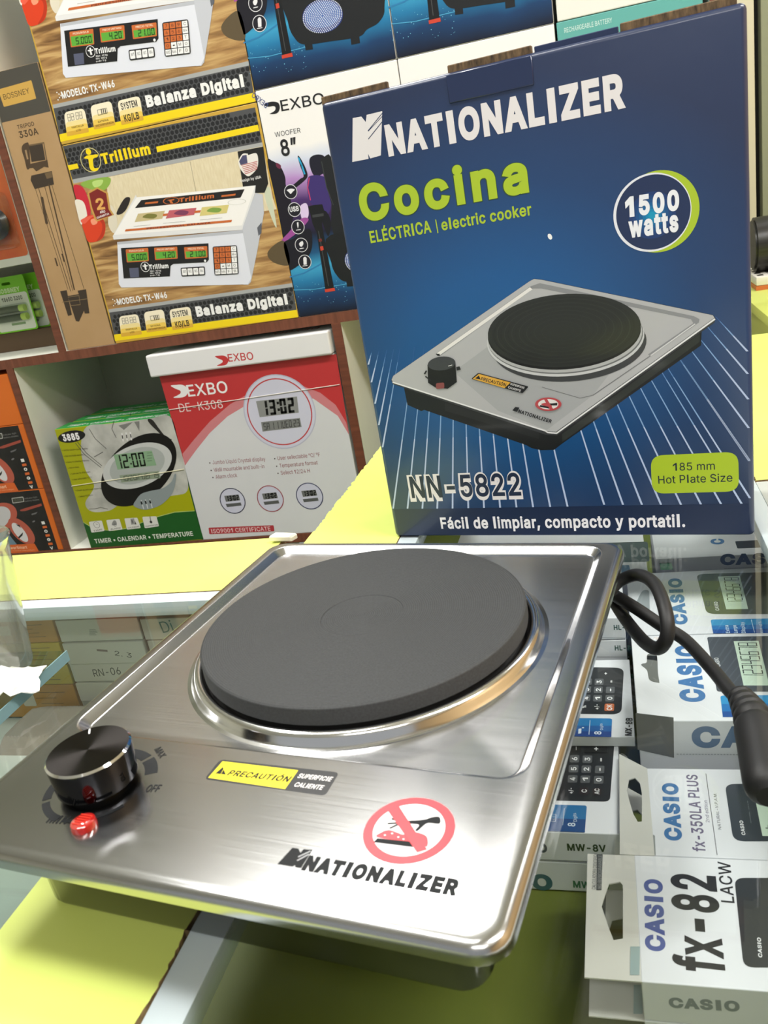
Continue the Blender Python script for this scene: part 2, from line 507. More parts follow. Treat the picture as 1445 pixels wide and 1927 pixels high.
board('shelf_board', -2.2, 0.19, 1.45, 1.75, 1.28, 1.298, brown_h)
board('shelf_board', -2.2, 0.19, 1.45, 1.75, -0.86, -0.842, brown_h)
board('upright', -1.040, -1.024, 1.45, 1.75, 0.126, 1.28, brown)
board('upright', -1.171, -1.155, 1.45, 1.75, -0.2925, 0.108, brown)
board('upright', -0.474, -0.457, 1.45, 1.75, -0.2925, 0.108, brown)
board('upright', 0.174, 0.19, 1.45, 1.75, -0.2925, 0.108, brown)
board('upright', 0.174, 0.19, 1.45, 1.75, 0.126, 1.28, brown)
board('upright', -2.2, -2.183, 1.45, 1.75, -0.842, 1.28, brown)
board('upright', -1.171, -1.155, 1.45, 1.75, -0.842, -0.31, brown)
bk = boxobj('back_panel', (-2.2 - SX, 0.19 - SX, 1.75 - SY, 1.758 - SY, -0.95 - SZ, 1.3 - SZ), back_mel, shelf)
boxobj('panel_joint', (-0.8725 - SX, -0.8685 - SX, 1.7485 - SY, 1.75 - SY, -0.29 - SZ, 0.108 - SZ), M('20211c', 0.8), bk)
boxobj('glass_shelf', (-2.18 - SX, -1.042 - SX, 1.475 - SY, 1.745 - SY, 0.299 - SZ, 0.313 - SZ), M('b9bcae', 0.4), shelf)
boxobj('shelf_support', (-2.18 - SX, -1.042 - SX, 1.70 - SY, 1.745 - SY, 0.255 - SZ, 0.272 - SZ), M('6e6a55', 0.5), shelf)

# ================================================================== COUNTER
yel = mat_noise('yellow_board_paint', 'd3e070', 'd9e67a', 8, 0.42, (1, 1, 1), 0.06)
yel_floor_shaded = mat_noise('yellow_shelf_paint_shaded', '59621f', '646d26', 7, 0.5)  # yellow paint darkened to olive: the shade under the counter glass is in the colour
chipw = mat_noise('bare_chipboard', '6b5233', 'b59a6c', 180, 0.9)
rim_m = M('c6d2d6', 0.25)
glass_m = mat_glass('counter_glass', (0.965, 0.982, 0.975))
counter = thing('display_counter', 'glass topped display counter with yellow painted border boards under the hot plate and blue box', 'counter', (-0.1, 0.4, -0.95))
CX, CY, CZ = -0.1, 0.4, -0.95
def cbox(name, x0, x1, y0, y1, z0, z1, mat, bev=0.0, label=None, parent=None):
    return boxobj(name, (x0 - CX, x1 - CX, y0 - CY, y1 - CY, z0 - CZ, z1 - CZ), mat, parent or counter, bev, label=label)
rng = random.Random(3)
def ragged_board(name, x0, x1, y0, y1, z0, z1, left=(), right=(), label=None, mats=None):
    """painted board whose long edges are worn where stated"""
    step = 0.0022; P = []
    n = int((y1 - y0) / step)
    def edge(x, sgn, spans):
        out = []; j = 0
        for k in range(n + 1):
            y = y0 + (y1 - y0) * k / n
            if any(a <= y <= b for a, b, _ in spans):
                amp = [c for a, b, c in spans if a <= y <= b][0]
                j = 0.6 * j + amp * rng.random() ** 3
                out.append((x + sgn * min(j, amp * 1.5), y))
            elif k in (0, n): out.append((x, y))
        return out
    R = edge(x1, -1, right); L = edge(x0, 1, left)
    loop = R + L[::-1]
    v, f = fill([loop], 1e-7); nv = len(v)
    V = [(a - CX, b - CY, z1 - CZ) for a, b in v] + [(a - CX, b - CY, z0 - CZ) for a, b in v]
    F = []; mi = []
    for t in f:
        t = t if area([v[i] for i in t]) > 0 else t[::-1]
        F.append(t); mi.append(0); F.append([i + nv for i in t[::-1]]); mi.append(1)
    b = len(V); m = len(loop)
    V += [(x - CX, y - CY, z1 - CZ) for x, y in loop] + [(x - CX, y - CY, z0 - CZ) for x, y in loop]
    for i in range(m): F.append([b + i, b + m + i, b + m + (i + 1) % m, b + (i + 1) % m]); mi.append(1)
    return mobj(name, V, F, mats or [yel, chipw], counter, mi, label=label)
ragged_board('border_board', -0.292, -0.197, -0.45, 1.43, -0.018, 0.0, left=[(0.707, 1.12, 0.0022)], right=[(-0.45, 0.291, 0.0016)], label='yellow border board left of the wing glass')
ragged_board('border_board', -1.65, -0.318, 0.594, 0.707, -0.018, 0.0, label='yellow border board behind the left glass')
ragged_board('border_board', 0.119, 0.26, 0.768, 1.43, -0.018, 0.0, left=[(0.768, 0.95, 0.002)], label='yellow border board at the right')
cbox('border_board', 0.119, 0.26, -0.45, 0.766, -0.018, -0.0006, M('cbcfc8', 0.45), 0.001, 'pale border board at the right')
cbox('glass_rim', -1.65, -0.318, 0.577, 0.594, -0.014, -0.0006, rim_m, 0.001)
cbox('glass_rim', -0.197, -0.179, -0.45, 1.43, -0.014, -0.0006, rim_m, 0.001)
cbox('glass_rim', 0.104, 0.119, -0.45, 1.43, -0.014, -0.0006, rim_m, 0.001)
cbox('glass_top', -1.65, -0.292, -0.45, 0.577, -0.0056, -0.0006, glass_m)
cbox('glass_top', -0.179, 0.104, -0.45, 1.43, -0.0056, -0.0006, glass_m)
cbox('gap_panel', -0.318, -0.292, 0.58, 0.74, -0.05, -0.02, M('565a58', 0.6))
cbox('inner_shelf', -0.280, 0.25, -0.45, 1.43, -0.152, -0.1405, yel_floor_shaded)
cbox('inner_shelf', -1.65, -0.292, -0.45, 0.695, -0.152, -0.1405, M('9aa096', 0.5))
cbox('side_panel', -0.292, -0.280, 0.707, 1.43, -0.95, -0.018, yel)
cbox('side_panel', 0.25, 0.26, -0.45, 1.43, -0.95, -0.018, yel)
cbox('rear_panel', -1.65, -0.292, 0.695, 0.707, -0.95, -0.018, M('6f7a74', 0.5))
cbox('front_panel', -1.65, 0.26, -0.46, -0.45, -0.95, -0.018, yel)
cbox('end_panel', -0.292, 0.26, 1.43, 1.44, -0.95, 0.0, yel)
cbox('lower_cabinet', -0.285, 0.25, -0.45, 1.43, -0.95, -0.155, M('c9d36a', 0.5))
cbox('lower_cabinet', -1.65, -0.292, -0.45, 0.69, -0.95, -0.155, M('c9d36a', 0.5))
# a loose white painted block at the inner corner
bm = bmesh.new(); add_box(bm, -0.0115, 0.0105, -0.007, 0.006, 0, 0.006, 0.0012, 1)
for v in bm.verts: v.co.x += 0.25 * v.co.y; v.co.z += 0.002 * math.sin(v.co.x * 400)
blk = bmobj('wood_block', bm, M('ece5d2', 0.6)); blk.location = (-0.3155, 0.6995, 0.0)
blk.rotation_euler = (0, 0, math.radians(4))
tag(blk, 'small chipped cream block at the inner corner of the counter behind the hot plate', 'block')
# ================================================================== HOT PLATE
def ring_loops(loops, n=6):
    """closed loops (x0,x1,y0,y1,r,z) bridged into one skin; last loop is filled"""
    V = []; F = []
    for x0, x1, y0, y1, r, z in loops: V += [(x, y, z) for x, y in rrect_pts(x0, x1, y0, y1, r, n)]
    k = 4 * (n + 1)
    for j in range(len(loops) - 1):
        for i in range(k): F.append([j * k + i, j * k + (i + 1) % k, (j + 1) * k + (i + 1) % k, (j + 1) * k + i])
    F.append([(len(loops) - 1) * k + i for i in range(k)])
    return V, F
cook = thing('electric_hot_plate', 'single burner electric hot plate with stainless steel top and round black cast plate', 'hot plate',
             (-0.1447, 0.4018, 0.0), math.radians(-8.272))
kst, tg = mat_steel('brushed_steel', base=0.46, rough=0.19, aniso=0.6, scale=(6, 1600, 1600), bump=0.012)
vx = kst.n('ShaderNodeCombineXYZ'); vx.inputs[1].default_value = 1.0
vt = kst.n('ShaderNodeVectorTransform', vector_type='VECTOR', convert_from='OBJECT', convert_to='WORLD')
kst.l(vx, 0, vt, 0); kst.l(vt, 0, kst.b, 'Tangent')
steel = kst.m
def inset(b, d, z, r): return (b[0] + d, b[1] - d, b[2] + d, b[3] - d, max(r, 0.001), z)
O = (-0.1322, 0.1292, -0.1928, 0.1298)
S = (-0.1230, 0.1168, -0.1105, 0.1218)
Z = 0.0600
loops = [inset(O, 0.0030, 0.0520, 0.010), inset(O, 0.0004, 0.0520, 0.0125), inset(O, 0.0, 0.0524, 0.013), inset(O, 0.0, 0.0552, 0.013)]
for a in (15, 30, 45, 60, 75, 90):
    t = math.radians(a); loops.append(inset(O, 0.0048 * (1 - math.cos(t)), 0.0552 + 0.0048 * math.sin(t), 0.013 - 0.0035 * (1 - math.cos(t))))
loops.append(inset(O, 0.0062, Z, 0.0085))
loops += [inset(S, -0.0008, Z, 0.0125), inset(S, 0.0, Z - 0.0001, 0.012), inset(S, 0.0006, Z - 0.0005, 0.0116), inset(S, 0.0042, Z - 0.0040, 0.0085),
          inset(S, 0.0050, Z - 0.0044, 0.0078), inset(S, 0.0058, Z - 0.0045, 0.0072)]
V, F = ring_loops(loops)
mobj('steel_top', V, F, steel, cook, smooth=True)
polish = mat_steel('polished_steel', base=0.68, rough=0.14, aniso=0.0, scale=(60, 60, 60), bump=0.01)[0].m
bm = bmesh.new()
add_lathe(bm, [(0.0915, 0.0554), (0.0922, 0.0585), (0.0932, 0.0606), (0.0946, 0.0617), (0.0962, 0.0619), (0.0976, 0.0612), (0.0988, 0.0596), (0.0996, 0.0574), (0.1008, 0.0558), (0.1030, 0.0555)], 128)
bmobj('burner_ring', bm, polish, cook, True, 'polished steel ring around the burner')
# cast plate with fine turned grooves
k = NT('cast_iron')
tc = k.n('ShaderNodeTexCoord'); sp = k.n('ShaderNodeSeparateXYZ'); k.l(tc, 'Object', sp, 0)
xx = k.n('ShaderNodeMath', operation='MULTIPLY'); yy = k.n('ShaderNodeMath', operation='MULTIPLY'); ad = k.n('ShaderNodeMath', operation='ADD'); sq = k.n('ShaderNodeMath', operation='SQRT')
k.l(sp, 'X', xx, 0); k.l(sp, 'X', xx, 1); k.l(sp, 'Y', yy, 0); k.l(sp, 'Y', yy, 1); k.l(xx, 0, ad, 0); k.l(yy, 0, ad, 1); k.l(ad, 0, sq, 0)
fr = k.n('ShaderNodeMath', operation='MULTIPLY'); fr.inputs[1].default_value = 5200.0; k.l(sq, 0, fr, 0)
sn = k.n('ShaderNodeMath', operation='SINE'); k.l(fr, 0, sn, 0)
bp = k.n('ShaderNodeBump', i_Strength=0.22, i_Distance=0.0003); k.l(sn, 0, bp, 'Height'); k.l(bp, 'Normal', k.b, 'Normal')
no = k.n('ShaderNodeTexNoise', i_Scale=900.0, i_Detail=3.0); k.l(tc, 'Object', no, 'Vector')
rp = k.ramp([(0.3, '303132'), (0.7, '393b3c')]); k.l(no, 'Fac', rp, 'Fac'); k.l(rp, 'Color', k.b, 'Base Color')
k.b.inputs['Roughness'].default_value = 0.62; k.b.inputs['Specular IOR Level'].default_value = 0.35
iron = k.m
bm = bmesh.new()
add_lathe(bm, [(0.0, 0.0716), (0.0235, 0.0716), (0.0238, 0.0720), (0.0905, 0.0720), (0.0915, 0.07185), (0.0921, 0.0714), (0.0925, 0.0706), (0.0925, 0.0628), (0.0920, 0.0622)], 128)
plate = bmobj('cast_plate', bm, iron, cook, True, 'matt black round cast iron plate')
bm = bmesh.new(); add_lathe(bm, [(0.0918, 0.0624), (0.0885, 0.0618), (0.0885, 0.0554)], 96)
bmobj('plate_skirt', bm, M('0b0b0b', 0.6), plate, True)
# black base
gloss_black = M('0c0d0e', 0.12, 0, 0.5, 0.6)
B = (-0.1120, 0.1080, -0.1640, 0.1180)
loops = [inset(B, 0.004, 0.0, 0.008), inset(B, 0.0012, 0.0006, 0.011), inset(B, 0.0, 0.0030, 0.012), inset(B, -0.0015, 0.0525, 0.0135)]
V, F = ring_loops(loops); kk = 28
F.append(list(range(kk))[::-1])
mobj('base', V, F, gloss_black, cook, smooth=True, label='glossy black base')
# knob
KC = (-0.0725, -0.1455)
k = NT('turned_black_metal')
k.b.inputs['Base Color'].default_value = (0.038, 0.034, 0.033, 1); k.b.inputs['Metallic'].default_value = 1.0; k.b.inputs['Roughness'].default_value = 0.26
k.b.inputs['Anisotropic'].default_value = 0.9
tg = k.n('ShaderNodeTangent', direction_type='RADIAL', axis='Z'); k.l(tg, 0, k.b, 'Tangent'); turned = k.m
k = NT('dark_chrome'); k.b.inputs['Base Color'].default_value = (0.055, 0.055, 0.06, 1); k.b.inputs['Metallic'].default_value = 1.0; k.b.inputs['Roughness'].default_value = 0.07; dchrome = k.m
chrome = M('e8e8ea', 0.06, 1.0)
bm = bmesh.new()
add_lathe(bm, [(0.0, 0.0025), (0.0172, 0.0025), (0.0182, 0.0035), (0.0192, 0.0182), (0.0192, 0.0183)], 72, mi=0)
add_lathe(bm, [(0.0192, 0.0183), (0.0183, 0.0192)], 72, mi=1)
add_lathe(bm, [(0.0183, 0.0192), (0.0, 0.0192)], 72, mi=2)
knob = bmobj('control_knob', bm, [dchrome, chrome, turned], cook, True, 'round black metal control knob')
knob.location = (KC[0], KC[1], Z)
bm = bmesh.new(); add_lathe(bm, [(0.0135, 0.0), (0.0135, 0.0026)], 40); bmobj('knob_stem', bm, M('151515', 0.3), knob, True)
bm = bmesh.new(); add_box(bm, -0.0004, 0.0004, 0.0135, 0.0178, 0.0191, 0.01925); nt_ = bmobj('pointer_mark', bm, M('e4e4e4', 0.4), knob); nt_.rotation_euler = (0, 0, math.radians(38))
# red pilot lamp
k = NT('red_lens'); k.b.inputs['Base Color'].default_value = (0.50, 0.012, 0.010, 1); k.b.inputs['Roughness'].default_value = 0.08; k.b.inputs['Coat Weight'].default_value = 0.6
k.b.inputs['Transmission Weight'].default_value = 0.25; lens = k.m
bm = bmesh.new(); add_lathe(bm, [(0.0056, 0.0), (0.0056, 0.0012), (0.0052, 0.0026), (0.0044, 0.0031), (0.0, 0.0033)], 32)
lamp = bmobj('pilot_lamp', bm, lens, cook, True, 'red pilot lamp'); lamp.location = (-0.0600, -0.1704, Z)
bm = bmesh.new()
for i in range(5): add_box(bm, -0.003, 0.003, -0.0030 + i * 0.0014, -0.0024 + i * 0.0014, 0.0030, 0.00345)
bmobj('lens_ribs', bm, M('d63a2a', 0.3), lamp)
# printing on the steel
TF = Face(cook, (0, 0, Z), (1, 0, 0), (0, 1, 0))
ink = M('1c1e20', 0.55, 0, 0.2)
a = Art(TF, ('uv',))
def arc(a0, a1, r0, r1, n=10):
    P = [(KC[0] + r1 * math.cos(math.radians(a0 + (a1 - a0) * i / n)), KC[1] + r1 * math.sin(math.radians(a0 + (a1 - a0) * i / n))) for i in range(n + 1)]
    Q = [(KC[0] + r0 * math.cos(math.radians(a0 + (a1 - a0) * i / n)), KC[1] + r0 * math.sin(math.radians(a0 + (a1 - a0) * i / n))) for i in range(n + 1)]
    a.raw(P + Q, [[i, i + 1, n + 1 + i + 1, n + 1 + i] for i in range(n)], ink)
arc(28, 58, 0.0205, 0.0265); arc(63, 95, 0.0208, 0.0262); arc(100, 135, 0.021, 0.026); arc(140, 176, 0.0213, 0.0258); arc(181, 216, 0.0216, 0.0256); arc(221, 262, 0.0220, 0.0255); arc(268, 335, 0.0232, 0.0250)
a.view()
a.text('MIN', (86, 1548), (122, 1551), (93, 1533), ink, 0.01); a.text('OFF', (272, 1490), (297, 1490), (279, 1477), ink, 0.01); a.text('MAX', (290, 1411), (301, 1427), (306, 1410), ink, 0.01)
a.build('dial_print', cook)
a = Art(TF, (360, 1380, 2.58))
a.rr([(140, 127), (718, 190), (650, 303), (63, 222)], M('17181a', 0.35), 0.18); a.poly([(152, 136), (519, 180), (455, 271), (82, 216)], M('f0dd12', 0.35))
a.poly([(116, 196), (153, 164), (167, 201)], ink); a.text('!', (143, 196), (146, 196), (147, 176), M('f0dd12', 0.35), 0.02)
a.text('PRECAUTIÓN', (172, 203), (468, 236), (180, 177), ink, 0.03, 0.18)
wh = M('eceae8', 0.4)
a.text('SUPERFICIE', (513, 216), (674, 234), (519, 195), wh, 0.016, 0.12); a.text('CALIENTE', (496, 258), (632, 275), (503, 237), wh, 0.016, 0.12)
a.build('warning_label', cook, 'yellow and black warning label')
a = Art(TF, (360, 1380, 2.58))
red = M('dd3b45', 0.4)
a.circ((1056, 466), (1280, 434), red, n=56); a.circ((1056, 466), (1232, 441), M('f4f2f2', 0.4), n=56)
a.poly([(902, 510), (1085, 528), (1075, 554), (884, 530)], ink)
a.curve([(905, 507), (925, 480), (960, 470), (1000, 482), (1030, 492), (1070, 480), (1110, 485), (1145, 505), (1143, 552), (1090, 530)], red)
for x, y in ((940, 495), (975, 487), (1005, 505), (1030, 515)): a.ell((x, y), (x + 5, y), (x, y - 3), M('f4f2f2', 0.4), 10)
a.curve([(1205, 408), (1205, 440), (1150, 437), (1122, 455), (1098, 476), (1088, 470), (1105, 446), (1060, 440), (1002, 437), (1002, 426), (1060, 425), (1130, 420), (1170, 408)], ink)
for p0, p1 in (((1010, 428), (975, 416)), ((1008, 436), (955, 440)), ((1012, 440), (965, 462))): a.line([p0, p1], 0.0009, ink)
a.poly([(955, 378), (1006, 352), (1145, 566), (1096, 580)], red)
a.build('hand_warning_sign', cook, 'round red sign with a crossed out hand')
a = Art(TF, (360, 1380, 2.58))
a.poly([(418, 635), (490, 556), (520, 560), (530, 580), (545, 563), (587, 566), (532, 655), (503, 650), (505, 640), (490, 647)], ink)
a.line([(577, 573), (520, 600)], 0.0006, M('9a9c9e', 0.3)); a.line([(570, 588), (515, 618)], 0.0006, M('9a9c9e', 0.3))
a.text('NATIONALIZER', (535, 657), (1286, 784), (570, 592), ink, 0.062)
a.build('brand_lettering', cook)
# cord with a loose knot, and the moulded plug end
rub = mat_noise('black_rubber', '0a0a0b', '101011', 60, 0.55)
path = smooth_path([(0.1060, 0.100, 0.027), (0.1167, 0.113, 0.029), (0.1241, 0.1225, 0.034), (0.1365, 0.1205, 0.040), (0.1489, 0.0993, 0.044), (0.1571, 0.0696, 0.042), (0.1583, 0.0590, 0.032), (0.1525, 0.0633, 0.021),
                    (0.1424, 0.0836, 0.013), (0.129, 0.113, 0.010), (0.1200, 0.1290, 0.014), (0.1176, 0.1290, 0.021), (0.1246, 0.1223, 0.0215), (0.1358, 0.1152, 0.018), (0.1507, 0.1069, 0.0115),
                    (0.1651, 0.0983, 0.0065), (0.181, 0.072, 0.0035), (0.1912, 0.0468, 0.0055), (0.1979, 0.0319, 0.0085)], 9)
bm = bmesh.new(); add_tube(bm, path, 0.0041, 14); bmobj('power_cord', bm, rub, cook, True, 'black power cord with a loose knot')
bm = bmesh.new()
pp = smooth_path([(0.1962, 0.0380, 0.0082), (0.1994, 0.0267, 0.0095), (0.2023, 0.0152, 0.0105), (0.2045, -0.0007, 0.0115), (0.2061, -0.0172, 0.0115), (0.2078, -0.036, 0.0112), (0.2086, -0.0435, 0.0105)], 6)
n = len(pp); rs = []
for i in range(n):
    t = i / (n - 1); r = 0.0068 + 0.0042 * min(1, t * 2.2)
    if t < 0.42 and (i % 4) == 2: r -= 0.0016
    if t > 0.8: r *= 1 - 0.45 * ((t - 0.8) / 0.2) ** 2
    rs.append(r)
add_tube(bm, pp, rs, 18); bmobj('plug', bm, rub, cook, True)
bm = bmesh.new(); add_lathe(bm, [(0.0, 0.001), (0.0016, 0.0), (0.0, -0.001)], 10); gl_ = bmobj('cord_clip', bm, M('d9dad8', 0.2), cook, True); gl_.location = (0.1515, 0.0655, 0.0262)

# ================================================================== BLUE COOKER BOX
nb = thing('hot_plate_box', 'large dark blue carton picturing the hot plate, standing upright behind it on the glass', 'box', (-0.2014, 0.6881, 0.0003), math.radians(-8.7315))
W, D, H = 0.3036, 0.104, 0.3667
k = NT('printed_blue_card')
tc = k.n('ShaderNodeTexCoord'); mp = k.n('ShaderNodeMapping'); mp.inputs['Location'].default_value = (-0.115, 0, -0.155); 
k.l(tc, 'Object', mp, 'Vector')
m2 = k.n('ShaderNodeMapping'); m2.inputs['Scale'].default_value = (3.9, 0.0, 4.6); k.l(mp, 'Vector', m2, 'Vector')
ln = k.n('ShaderNodeVectorMath', operation='LENGTH'); k.l(m2, 'Vector', ln, 0)
r = k.ramp([(0.0, '0f5c98'), (0.30, '105490'), (0.62, '183c6a'), (0.95, '1f2d4e')]); k.l(ln, 'Value', r, 'Fac'); k.l(r, 'Color', k.b, 'Base Color')
no = k.n('ShaderNodeTexNoise', i_Scale=26.0, i_Detail=2.0); k.l(tc, 'Object', no, 'Vector')
bp = k.n('ShaderNodeBump', i_Strength=0.12, i_Distance=0.004); k.l(no, 'Fac', bp, 'Height'); k.l(bp, 'Normal', k.b, 'Normal')
k.b.inputs['Roughness'].default_value = 0.33; k.b.inputs['Coat Weight'].default_value = 0.35; k.b.inputs['Coat Roughness'].default_value = 0.16
bluecard = k.m
navy = M('1b2a50', 0.33, 0, 0.5, 0.35)
kraft = mat_noise('corrugated_edge', '3a2d20', '7a6246', 420, 0.85, (1, 1, 0.25))
bm = bmesh.new(); add_box(bm, 0, W, 0, D, 0, H, bev=0.004, seg=3); bmobj('carton_body', bm, bluecard, nb, True)
bm = bmesh.new(); add_box(bm, 0.000, 0.056, 0.0035, 0.0075, H - 0.002, H + 0.0045, 0.0006, 1); bmobj('flap_edge', bm, kraft, nb)
bm = bmesh.new(); add_box(bm, 0.226, 0.298, 0.0035, 0.0075, H - 0.002, H + 0.0050, 0.0006, 1); bmobj('flap_edge', bm, kraft, nb)
bm = bmesh.new(); add_box(bm, 0.104, 0.166, 0.0035, 0.0075, H - 0.002, H + 0.0050, 0.0006, 1); bmobj('flap_edge', bm, kraft, nb)
bm = bmesh.new(); add_box(bm, 0.168, 0.225, 0.0028, 0.0045, H - 0.002, H + 0.0035, 0.0005, 1); bmobj('top_flap', bm, navy, nb)
bm = bmesh.new(); add_box(bm, 0.1035, 0.1665, -0.0009, 0.002, H - 0.0205, H - 0.0015, 0.0006, 1); bmobj('tuck_tab', bm, navy, nb, True)
NF = Face(nb, (0, 0, 0), (1, 0, 0), (0, 0, 1))
A_, B_, C_, D_, E_, F_ = (640, 140, 4.014), (960, 120, 3.6125), (660, 500, 3.6125), (1000, 500, 3.284), (720, 820, 4.014), (1080, 820, 4.014)
def fp(v, x, y): return (v[0] + x / v[2], v[1] + y / v[2])
# converging light lines
a = Art(NF)
def isect(p, q, r_, s):
    p, q, r_, s = map(Vector, (p, q, r_, s)); d1 = q - p; d2 = s - r_
    t = (r_ - p).cross(d2) / d1.cross(d2); return p + d1 * t
VP = isect(NF.px(743, 612), NF.px(699, 760), NF.px(1325.8, 545.7), NF.px(1421, 660))
VP.x = 0.5 * (VP.x + NF.px(911, 880)[0])
zb = 0.5 * (NF.px(*fp(E_, 78, 557))[1] + NF.px(*fp(F_, 1270, 512))[1])
ends = [fp(E_, x, 550) for x in (78, 188, 300, 412, 528, 647, 766, 888, 1012, 1138, 1268, 1400)] + [fp(F_, x, 520) for x in (228, 370, 513, 657, 808, 960, 1113, 1270)]
ends += [fp(F_, 1400, 470), fp(F_, 1393, 188), fp(D_, 1405, 1200), fp(D_, 1397, 1000), fp(D_, 1392, 822), fp(D_, 1388, 665), fp(D_, 1383, 525)]
ends += [fp(C_, 92, 675), fp(C_, 115, 795), fp(C_, 140, 940), fp(C_, 168, 1085), fp(C_, 205, 1235)]
inks = [M('2d5c9b', 0.33, 0, 0.5, 0.35), M('5b86bd', 0.33, 0, 0.5, 0.35), M('86a9d4', 0.33, 0, 0.5, 0.35), M('b9c8e6', 0.33, 0, 0.5, 0.35)]
zt = 0.172
for i, e in enumerate(ends):
    P = Vector(NF.px(*e)); P.x = min(max(P.x, 0.003), W - 0.003)
    if P.y > zt - 0.01: continue
    d = VP - P; prev = P
    full = (zt - P.y) / d.y
    for j, f in enumerate((0.45, 0.7, 0.87, 1.0)):
        q = P + d * full * f; w0 = 0.0016 * (1 - 0.75 * (prev - P).length / (d.length * full)); w1 = 0.0016 * (1 - 0.75 * f)
        a.loc_poly([(prev.x - w0 / 2, prev.y), (prev.x + w0 / 2, prev.y), (q.x + w1 / 2, q.y), (q.x - w1 / 2, q.y)], inks[3 - j]); a.z -= a.dz; prev = q
a.z += a.dz
a.loc_poly([(0.004, 0.002), (W - 0.004, 0.002), (W - 0.004, zb), (0.004, zb)], M('172748', 0.33, 0, 0.5, 0.35))
a.build('light_line_print', nb)
z0 = a.z
white = M('e9e4e6', 0.35, 0, 0.5, 0.3); lime = M('adc62a', 0.35, 0, 0.5, 0.3); dk = M('1d2a38', 0.35)
a = Art(NF, A_, z0)
a.poly([(95, 330), (160, 318), (194, 360), (200, 306), (318, 277), (308, 612), (227, 635), (212, 600), (215, 638), (92, 662)], white)
nv = M('1d2f58', 0.35)
a.line([(317, 295), (210, 428)], 0.0006, nv); a.line([(317, 318), (212, 430)], 0.00045, nv); a.line([(316, 360), (214, 488)], 0.0006, nv)
a.text('NATIONALIZER', (365, 605), (2157, 233), (334, 384), white, 0.045)
a.build('brand_lettering', nb)
a = Art(NF, A_, z0)
a.text('Cocina', (163, 1104), (1430, 871), (268, 812), M('33502a', 0.4), 0.048, 0.0, 0.026); a.text('Cocina', (166, 1103), (1427, 872), (268, 815), lime, 0.036, 0.0, 0.044)
a.text('ELÉCTRICA', (232, 1272), (692, 1190), (217, 1186), lime, 0.022); a.line([(722, 1098), (739, 1198)], 0.0008, lime)
a.text('electric cooker', (770, 1177), (1449, 1058), (822, 1084), lime, 0.022)
a.build('title_lettering', nb)
a = Art(NF, B_, z0)
a.circ((1005, 1008), (1287, 982), lime, n=64); a.circ((962, 1014), (1232, 992), M('e6e8f0', 0.35), n=64); a.circ((969, 1012), (1226, 992), M('1a2c54', 0.35, 0, 0.5, 0.3), n=64)
for i, (f, h) in enumerate(((0.62, '1f3b70'), (0.52, '1d457c'), (0.43, '19528a'), (0.34, '146199'), (0.25, '0f74a8'), (0.17, '0c86b4'), (0.1, '0b95bd'))):
    a.circ((965, 1030), (965 + 260 * f, 1030 - 20 * f), M(h, 0.35), n=32)
a.text('1500', (785, 1036), (1150, 984), (1106, 858), M('eef0f6', 0.35), 0.045, 0.0, 0.03); a.text('watts', (808, 1176), (1145, 1130), (1003, 1012), M('eef0f6', 0.35), 0.04, 0.0, 0.02)
a.build('wattage_badge', nb)
a = Art(NF, B_, z0); a.ell((270, 1175), (277, 1195), (284, 1172), M('f2f2f2', 0.5), 14); a.build('scuff_mark', nb)
# picture of the cooker
a = Art(NF, None, z0)
c = lambda x, y: fp(C_, x, y)
d = lambda x, y: fp(D_, x, y)
G = lambda h: M(h, 0.33, 0, 0.5, 0.3)
a.poly([c(362, 830), c(385, 945), c(480, 988), c(500, 980), c(1190, 1218), c(1230, 1240), d(60, 1140), d(140, 1138), d(182, 1105), d(1048, 492), d(1052, 395), d(150, 1030), c(1325, 1120)], G('17191a'))
a.poly([c(640, 930), c(1280, 1130), c(1280, 1180), c(640, 985)], G('222425'))
a.poly([d(190, 1040), d(1040, 420), d(1040, 470), d(190, 1090)], G('2b2f2c'))
a.poly([c(275, 778), c(288, 748), c(1215, 105), c(1245, 88), c(1300, 94), d(1122, 304), d(1135, 322), d(1132, 350), d(158, 1048), d(90, 1045), c(288, 805)], G('3a3c3e'))
a.poly([c(278, 775), c(290, 748), c(1215, 106), c(1246, 90), c(1298, 96), d(1120, 306), d(1130, 322), d(152, 1026), d(95, 1022), c(284, 786)], G('b4b5b7'))
a.poly([c(700, 720), c(1230, 330), d(690, 400), d(380, 800), d(95, 1015), c(1000, 985)], G('a7a9ab'))
a.line([c(286, 792), c(1322, 1122), d(100, 1030), d(155, 1035), d(1132, 330)], 0.0012, G('e6e7e8'))
a.poly([c(578, 598), c(1222, 140), c(1285, 118), d(1005, 312), d(1038, 330), d(1035, 350), d(735, 560), d(720, 548), d(1000, 355), d(985, 330), d(60, 140), c(1240, 155), c(605, 615)], G('8b8d90'))
a.poly([c(585, 595), c(1218, 146), c(1236, 160), c(606, 608)], G('e8e6e3')); a.poly([c(577, 600), c(604, 598), c(606, 614), c(590, 612)], G('202224'))
a.line([d(735, 556), d(1010, 360)], 0.0008, G('d8d9da')); a.line([c(1300, 825), d(300, 818), d(380, 800)], 0.0004, G('6e7072')); a.line([d(380, 800), d(735, 556)], 0.0006, G('76787a'))
def disc(dx, dy, s, h): a.ell((1057 + dx, 623 + dy), (1057 + dx + 149 * s, 611 + dy), (1050 + dx, 623 + dy - 69 * s), G(h), 56)
disc(9, 27, 1.01, '3c3e40'); disc(2, 16, 1.03, 'c9cbcc'); disc(2, 12, 1.015, '6d6f70'); disc(1, 10, 1.01, 'b2b4b4'); disc(0, 5, 1.0, '141515'); disc(0, 0, 1.0, '262927')
for s in range(3, 19): a.ell((1057, 623), (1057 + 149 * s / 19.5, 623 - 12 * s / 19.5), (1057 - 7 * s / 19.5, 623 - 69 * s / 19.5), G('30332f' if s % 2 else '232624'), 48, hole=0.985)
